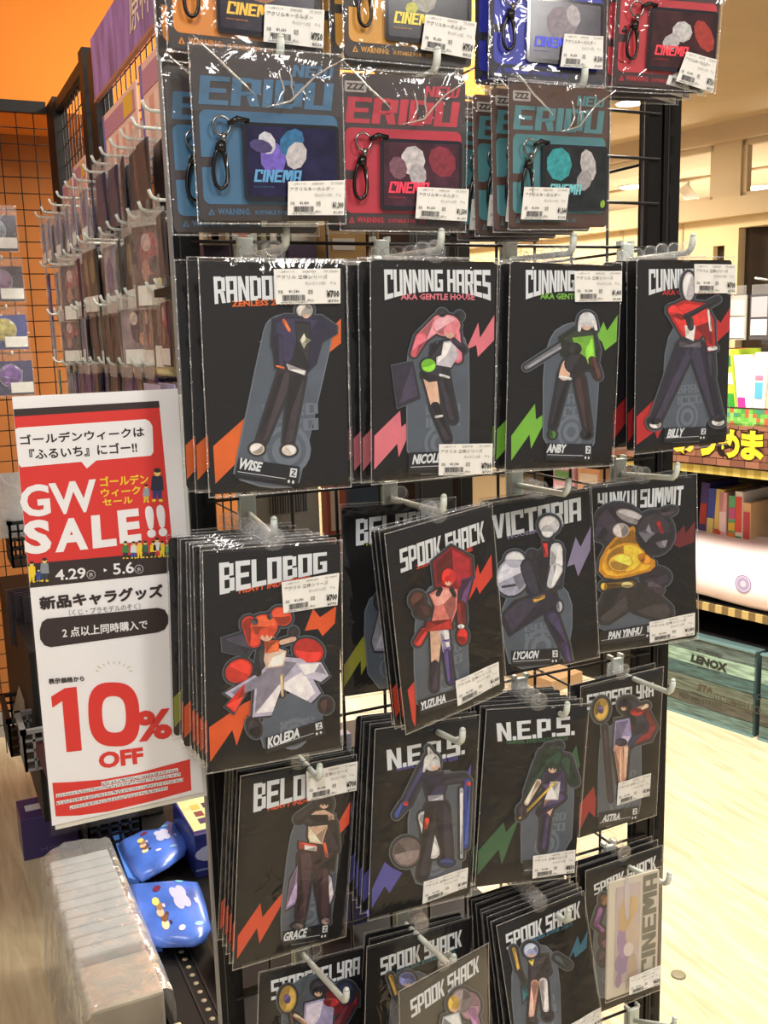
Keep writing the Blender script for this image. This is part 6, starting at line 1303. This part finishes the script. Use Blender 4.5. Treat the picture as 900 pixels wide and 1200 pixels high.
# blue pouches with zip tops
def pouch(pts, zc, lab, tilt, seed):
    P3 = [atZ(x, y, zc) for x, y in pts]; c = sum(P3, Vector()) / len(P3)
    t = thing('snack_pouch', lab, 'pouch', Matrix.Translation(c)); n = len(P3); mb = MB(); rings = []
    BLU = mat((74, 112, 206), .3, noise=.22, nscale=9, coat=.5)
    for s, dz in ((1, -.004), (1.0, .002), (.86, .012), (.6, .017), (.25, .019)):
        rings.append([((p.x - c.x) * s, (p.y - c.y) * s, dz + (p.x - c.x) * tilt * s) for p in P3])
    vs = [v for r_ in rings for v in r_] + [(0, 0, .019)]; fs = []
    for k in range(len(rings) - 1):
        for i in range(n): fs.append((k * n + i, k * n + (i + 1) % n, (k + 1) * n + (i + 1) % n, (k + 1) * n + i))
    k = len(rings) - 1
    for i in range(n): fs.append((k * n + i, k * n + (i + 1) % n, len(rings) * n))
    A = sum(rings[0][i][0] * rings[0][(i + 1) % n][1] - rings[0][(i + 1) % n][0] * rings[0][i][1] for i in range(n))
    if A < 0: fs = [tuple(reversed(f)) for f in fs]
    mb.raw(vs, fs, BLU, True); mb.build('foil_body', t)
    sx = max(p.x - c.x for p in P3); sy = max(p.y - c.y for p in P3); mb = MB()
    prof = [(0, .019), (.25, .019), (.6, .017), (.86, .012), (1.0, .002), (9, .0)]
    def hgt(x, y):
        best = 0
        for i in range(n):
            a, b = rings[0][i], rings[0][(i + 1) % n]; ex, ey = b[0] - a[0], b[1] - a[1]; den = x * ey - y * ex
            if abs(den) < 1e-12: continue
            t_ = (a[0] * ey - a[1] * ex) / den
            if t_ > 0: best = max(best, 1 / t_) if -1e-6 <= (((x * t_ - a[0]) * ex + (y * t_ - a[1]) * ey) / (ex * ex + ey * ey)) <= 1 + 1e-6 else best
        for q in range(len(prof) - 1):
            if best <= prof[q + 1][0]:
                f_ = (best - prof[q][0]) / (prof[q + 1][0] - prof[q][0]); return prof[q][1] * (1 - f_) + prof[q + 1][1] * f_ + x * tilt
        return 0
    def el(cx, cy, rx, ry, col, dz, rot=0):
        pts = [(sx * cx, sy * cy)] + [(sx * cx + q[0] * sx, sy * cy + q[1] * sy) for q in ellpts(0, 0, rx * .5, ry * .5, rot, 14)] + [(sx * cx + q[0] * sx, sy * cy + q[1] * sy) for q in ellpts(0, 0, rx, ry, rot, 14)]
        mb.raw([(p[0], p[1], hgt(*p) + .0004 + dz * .5) for p in pts], [(0, 1 + k, 1 + (k + 1) % 14) for k in range(14)] + [(1 + k, 15 + k, 15 + (k + 1) % 14, 1 + (k + 1) % 14) for k in range(14)], mat(col, .4))
    for q in range(6): el(.12 + .10 * (q % 3), .00 + .20 * (q // 3) + .06 * (q % 2), .13, .17, (186, 192, 224), .0010 + q * .0001, 15)
    for q in range(5): el(-.50 + .05 * (q % 2), -.34 + .14 * q, .11, .10, [(226, 210, 170), (120, 84, 60), (214, 180, 150), (150, 120, 90), (226, 206, 120)][q], .0014 + q * .0001, 20)
    for q in range(3): el(-.33, -.34 + .2 * q, .04, .05, [(60, 50, 90), (90, 60, 80), (210, 200, 220)][q], .0018)
    el(-.30, .52, .14, .08, (110, 44, 72), .0014, 15); el(.45, .56, .12, .07, (120, 190, 220), .0014, -10); el(.40, -.55, .13, .045, (150, 196, 226), .0014); el(.62, -.05, .045, .07, (200, 204, 220), .0014); el(-.10, -.52, .10, .05, (222, 216, 232), .0016)
    mb.build('foil_print', t)
    return t, c
p1, c1 = pouch([(139, 984), (165, 975), (186, 975), (198, 966), (207, 970), (211, 978), (222, 990), (216, 1004), (196, 1016), (166, 1029), (158, 1020), (146, 1000)], .235, 'blue shiny pouch, farther of two on the black deck', .12, 1)
p2, c2 = pouch([(152, 1034), (176, 1034), (208, 1034), (232, 1038), (238, 1052), (242, 1066), (247, 1090), (240, 1104), (225, 1108), (190, 1106), (170, 1100), (158, 1072)], .235, 'blue shiny pouch, nearer of two on the black deck', .10, 2)
for (ps, zc, lb, col) in (([(131, 977), (142, 974), (170, 1026), (163, 1034), (150, 1030)], .215, 'light blue pouch edge under the farther pouch', (84, 130, 220)), ([(149, 1048), (156, 1044), (186, 1098), (190, 1108), (164, 1112)], .215, 'blue and violet pouch edge under the nearer pouch', (80, 120, 215))):
    P3 = [atZ(x, y, zc) for x, y in ps]; c = sum(P3, Vector()) / len(P3); t = thing('snack_pouch', lb, 'pouch', Matrix.Translation(c)); mb = MB()
    pts = [(p.x - c.x, p.y - c.y) for p in P3]; mb.poly(pts, .004, mat(col, .3, coat=.5, noise=.12, nscale=10), th=.018); mb.build('foil_body', t)
# blue printed box at the post
t = thing('blue_box', 'dark blue printed carton with pale yellow top beside the rack post', 'box', Matrix.Translation((.512, 2.22, .20))); NB = mat((36, 44, 112), .35, noise=.25, nscale=14, coat=.3)
mb = MB(); mb.bbox((0, 0, 0), (.16, .22, .115), NB, .003); mb.build('carton', t)
mb = MB(); mb.box((.006, .02, .1152), (.15, .215, .1156), mat((206, 206, 150), .5, noise=.1, nscale=20))
for k in range(3):
    for q in range(3): mb.box((.03 + .03 * q, .05 + .04 * k, .1157), (.052 + .03 * q, .078 + .04 * k, .1162), mat([(70, 50, 90), (120, 60, 60), (200, 170, 90)][(k + q) % 3], .5))
mb.build('lid_print', t)
mb = MB(); mb.raw([(.05 + .05 * math.cos(q * .45), -.0006, .062 + .022 * math.sin(q * .45)) for q in range(14)], [list(range(13, -1, -1))], mat((170, 176, 208), .4)); mb.box((0, -.0006, .02), (.16, -.0003, .024), mat((120, 140, 190), .4)); mb.build('side_print', t)
t = thing('teal_box', 'small teal and yellow carton just left of the rack post, lower', 'box', Matrix.Translation((.462, 1.80, .20))); mb = MB(); mb.bbox((0, 0, 0), (.08, .12, .10), mat((50, 92, 100), .4, noise=.2, nscale=20), .02); mb.build('carton', t)
mb = MB(); mb.box((.01, -.0008, .07), (.07, -.0002, .09), mat((226, 206, 130), .5)); mb.build('yellow_band', t)

# dark things between the aisle and the sign
def dbox(px0, py0, px1, py1, Y, dep, col, name, label, cat, parts=None):
    a = at(px0, py0, Y); b = at(px1, py1, Y); t = thing(name, label, cat, Matrix.Translation((a.x, Y, b.z))); mb = MB()
    mb.bbox((0, 0, 0), (b.x - a.x, dep, a.z - b.z), mat(col, .4, noise=.1, nscale=20), .002); mb.build('body', t); return t, b.x - a.x, a.z - b.z
def shelfat(px0, px1, py, Y, dep, lab):
    a = at(px0, py, Y); b = at(px1, py, Y); mb = MB(); mb.box((a.x, Y - .01, a.z - .012), (b.x, Y + dep, a.z - .001), BLACKM); tag(mb.build('shelf_board'), lab, 'shelf')
p = at(12, 625, 3.0); basket((p.x, 3.0, p.z - .10), .22, .16, .13, 'black mesh basket high behind the left edge of the sale sign')
for k in range(4):
    p = at(2 + 6 * k, 575, 3.02 + .03 * k); mb = MB(); mb.box((p.x - .03, p.y, p.z - .14), (p.x + .08, p.y + .004, p.z + .05), FOG); tag(mb.build('clear_sleeve_pack'), 'crumpled clear sleeve standing in the upper black basket', 'package', 'clear sleeves in the upper basket')
for k in range(5):
    p = at(20 + 5 * k, 690 + 2 * k, 2.9 - .03 * k); mb = MB(); mb.box((p.x - .03, p.y, p.z - .16), (p.x + .12, p.y + .010, p.z), mat((40, 34, 46) if k % 2 else (52, 48, 54), .3)); tag(mb.build('disc_case'), 'dark slim case in the middle rack left of the sale sign', 'case', 'dark slim cases left of the sign')
p = at(10, 845, 2.75); basket((p.x, 2.75, p.z - .10), .26, .22, .10, 'black mesh basket low behind the left edge of the sale sign')
for k in range(5):
    p = at(14 + 7 * k, 790, 2.80 + .02 * k); mb = MB(); c = [(150, 140, 124), (90, 96, 100), (66, 60, 60), (120, 112, 100), (44, 42, 46)][k]
    mb.raw([(p.x, p.y, p.z - .16), (p.x + .012, p.y, p.z - .16), (p.x + .012, p.y + .14, p.z - .16), (p.x, p.y + .14, p.z - .16), (p.x + .05, p.y, p.z), (p.x + .062, p.y, p.z), (p.x + .062, p.y + .14, p.z), (p.x + .05, p.y + .14, p.z)], [(3, 2, 1, 0), (4, 5, 6, 7), (0, 1, 5, 4), (1, 2, 6, 5), (2, 3, 7, 6), (3, 0, 4, 7)], mat(c, .4)); tag(mb.build('comic_book'), ['tan', 'blue grey', 'brown', 'beige', 'charcoal'][k] + ' comic leaning in the low black basket', 'book')
p = at(27, 858, 2.45); basket((p.x, 2.45, p.z - .10), .14, .14, .10, 'grey translucent mesh basket behind the lower left of the sign', (120, 122, 124))
p = at(38, 872, 2.46); mb = MB(); mb.raw([(p.x, 2.45, p.z), (p.x + .08, 2.42, p.z + .01), (p.x + .11, 2.40, p.z - .15), (p.x + .045, 2.41, p.z - .16), (p.x, 2.56, p.z - .01), (p.x + .08, 2.55, p.z), (p.x + .11, 2.495, p.z - .15), (p.x + .045, 2.495, p.z - .16)], [(0, 1, 2, 3)[::-1], (4, 5, 6, 7), (0, 4, 5, 1)[::-1], (3, 2, 6, 7)[::-1], (0, 3, 7, 4)[::-1], (1, 5, 6, 2)[::-1]], mat((70, 34, 42), .35, coat=.3)); tag(mb.build('maroon_book'), 'maroon hardback book tipped behind the lower left of the sign', 'book')
mb = MB(); mb.box((.20, 2.5, .30), (.48, 3.4, .75), BLACKM); tag(mb.build('display_cabinet'), 'black low cabinet at the foot of the aisle rack', 'cabinet')

# ================================================================== GOODS SEEN THROUGH THE FRONT MESH
def inner(px0, py0, px1, py1, Y, dep, col, name, label, cat, bars=()):
    a = at(px0, py0, Y); b = at(px1, py1, Y); t = thing(name, label, cat, Matrix.Translation((a.x, Y, b.z))); w_, h_ = b.x - a.x, a.z - b.z
    mb = MB(); mb.box((0, 0, 0), (w_, dep, h_), mat(col, .45, noise=.04, nscale=20)); mb.build('body', t)
    if bars:
        mb = MB()
        for (u0, v0, u1, v1, c) in bars: mb.box((w_ * u0, -.0008, h_ * (1 - v1)), (w_ * u1, -.0001, h_ * (1 - v0)), mat(c, .5))
        mb.build('face_print', t)
    return t
IN = [(236, 240, 271, 286, 1.22, .02, (214, 206, 190), 'picture_book', 'cream picture book behind the mesh, upper left', 'book', ((.15, .62, .8, .98, (150, 120, 96)), (.3, .66, .55, .9, (210, 190, 170)))),
 (238, 286, 273, 330, 1.24, .05, (58, 42, 66), 'file_box', 'dark plum file box behind the mesh, upper left', 'box', ()),
 (276, 240, 292, 320, 1.26, .04, (200, 130, 110), 'book', 'salmon book behind the upper left hook', 'book', ()),
 (293, 238, 303, 320, 1.26, .05, (216, 214, 204), 'book', 'white book behind the upper left hook', 'book', ((.2, .1, .8, .3, (110, 120, 100)),)),
 (304, 238, 314, 320, 1.26, .05, (140, 140, 110), 'book', 'olive book behind the upper left hook', 'book', ()),
 (315, 238, 326, 320, 1.26, .05, (206, 200, 184), 'book', 'pale grey book behind the upper left hook', 'book', ()),
 (327, 238, 337, 320, 1.26, .05, (120, 118, 90), 'book', 'brown-green book behind the upper left hook', 'book', ()),
 (338, 284, 373, 330, 1.23, .04, (60, 44, 68), 'file_box', 'dark plum file box behind the first and second hooks', 'box', ()),
 (340, 238, 382, 320, 1.28, .03, (206, 202, 194), 'picture_book', 'white-grey book behind the first and second hooks', 'book', ()),
 (384, 262, 430, 330, 1.24, .04, (196, 158, 104), 'paper_pack', 'tan paper pack with a white label behind the second hook', 'package', ((.15, .6, .8, .95, (216, 214, 210)), (.1, .25, .7, .45, (226, 224, 220)))),
 (432, 262, 444, 330, 1.24, .04, (130, 94, 50), 'book', 'brown book behind the second hook', 'book', ()),
 (286, 560, 378, 700, 1.22, .03, (150, 146, 140), 'grey_panel', 'grey carton with a big barcode behind the third row', 'box', tuple((.32 + k * .035, .05, .32 + k * .035 + (.018 if k % 3 else .010), .30, (60, 58, 58)) for k in range(15))),
 (381, 540, 408, 700, 1.22, .02, (176, 84, 50), 'orange_book', 'orange illustrated book behind the third row', 'book', ((.2, .2, .7, .5, (220, 200, 190)), (.5, .5, .9, .7, (190, 60, 40)))),
 (409, 540, 446, 700, 1.22, .02, (62, 78, 98), 'blue_book', 'dusty blue illustrated book behind the third row', 'book', ((.1, .6, .5, .8, (40, 60, 90)),)),
 (396, 1084, 450, 1130, 1.2, .1, (44, 48, 150), 'blue_carton', 'vivid blue carton low behind the mesh', 'box', ((.0, .0, 1, .06, (20, 20, 30)),)),
 (300, 1112, 322, 1160, 1.2, .08, (40, 96, 96), 'teal_carton', 'teal carton low behind the mesh, lower left', 'box', ((.4, .0, .9, .4, (226, 190, 150)), (.5, .5, .8, .7, (180, 50, 50)))),
 (324, 1108, 360, 1160, 1.26, .08, (150, 160, 140), 'pale_carton', 'pale green carton low behind the mesh, lower left', 'box', ((.0, .4, 1, 1, (44, 60, 60)),)),
 (399, 862, 412, 880, 1.25, .02, (160, 160, 190), 'small_pack', 'small lilac pack seen through the gap in the mesh', 'package', ()),
 (400, 878, 450, 960, 1.35, .10, (30, 28, 30), 'black_carton', 'black carton seen through the gap behind the mesh', 'box', ()),
 (398, 900, 412, 1060, 1.18, .06, (40, 96, 84), 'green_carton', 'dark green carton behind the mesh, lower middle', 'box', ()),
 (404, 960, 430, 1080, 1.16, .06, (48, 54, 140), 'blue_pack', 'blue pack behind the mesh, lower middle', 'box', ())]
for a in IN: inner(*a)
mb = MB(); a = at(480, 300, 1.95); b = at(546, 300, 1.95); mb.box((a.x, 1.95, 0), (b.x, 2.10, 2.3), BLACKM); tag(mb.build('shop_column'), 'black square column seen through the mesh in the middle', 'column')
for py, x0, x1, Y in ((331, .30, .72, 1.20), (701, .30, .78, 1.20), (1131, .32, .78, 1.14)):
    z = at(350, py, Y).z; mb = MB(); mb.box((.30, Y - .01, z - .012), (x1 - .08, Y + .12, z - .002), BLACKM); put(mb, 'inner_shelf', rack)
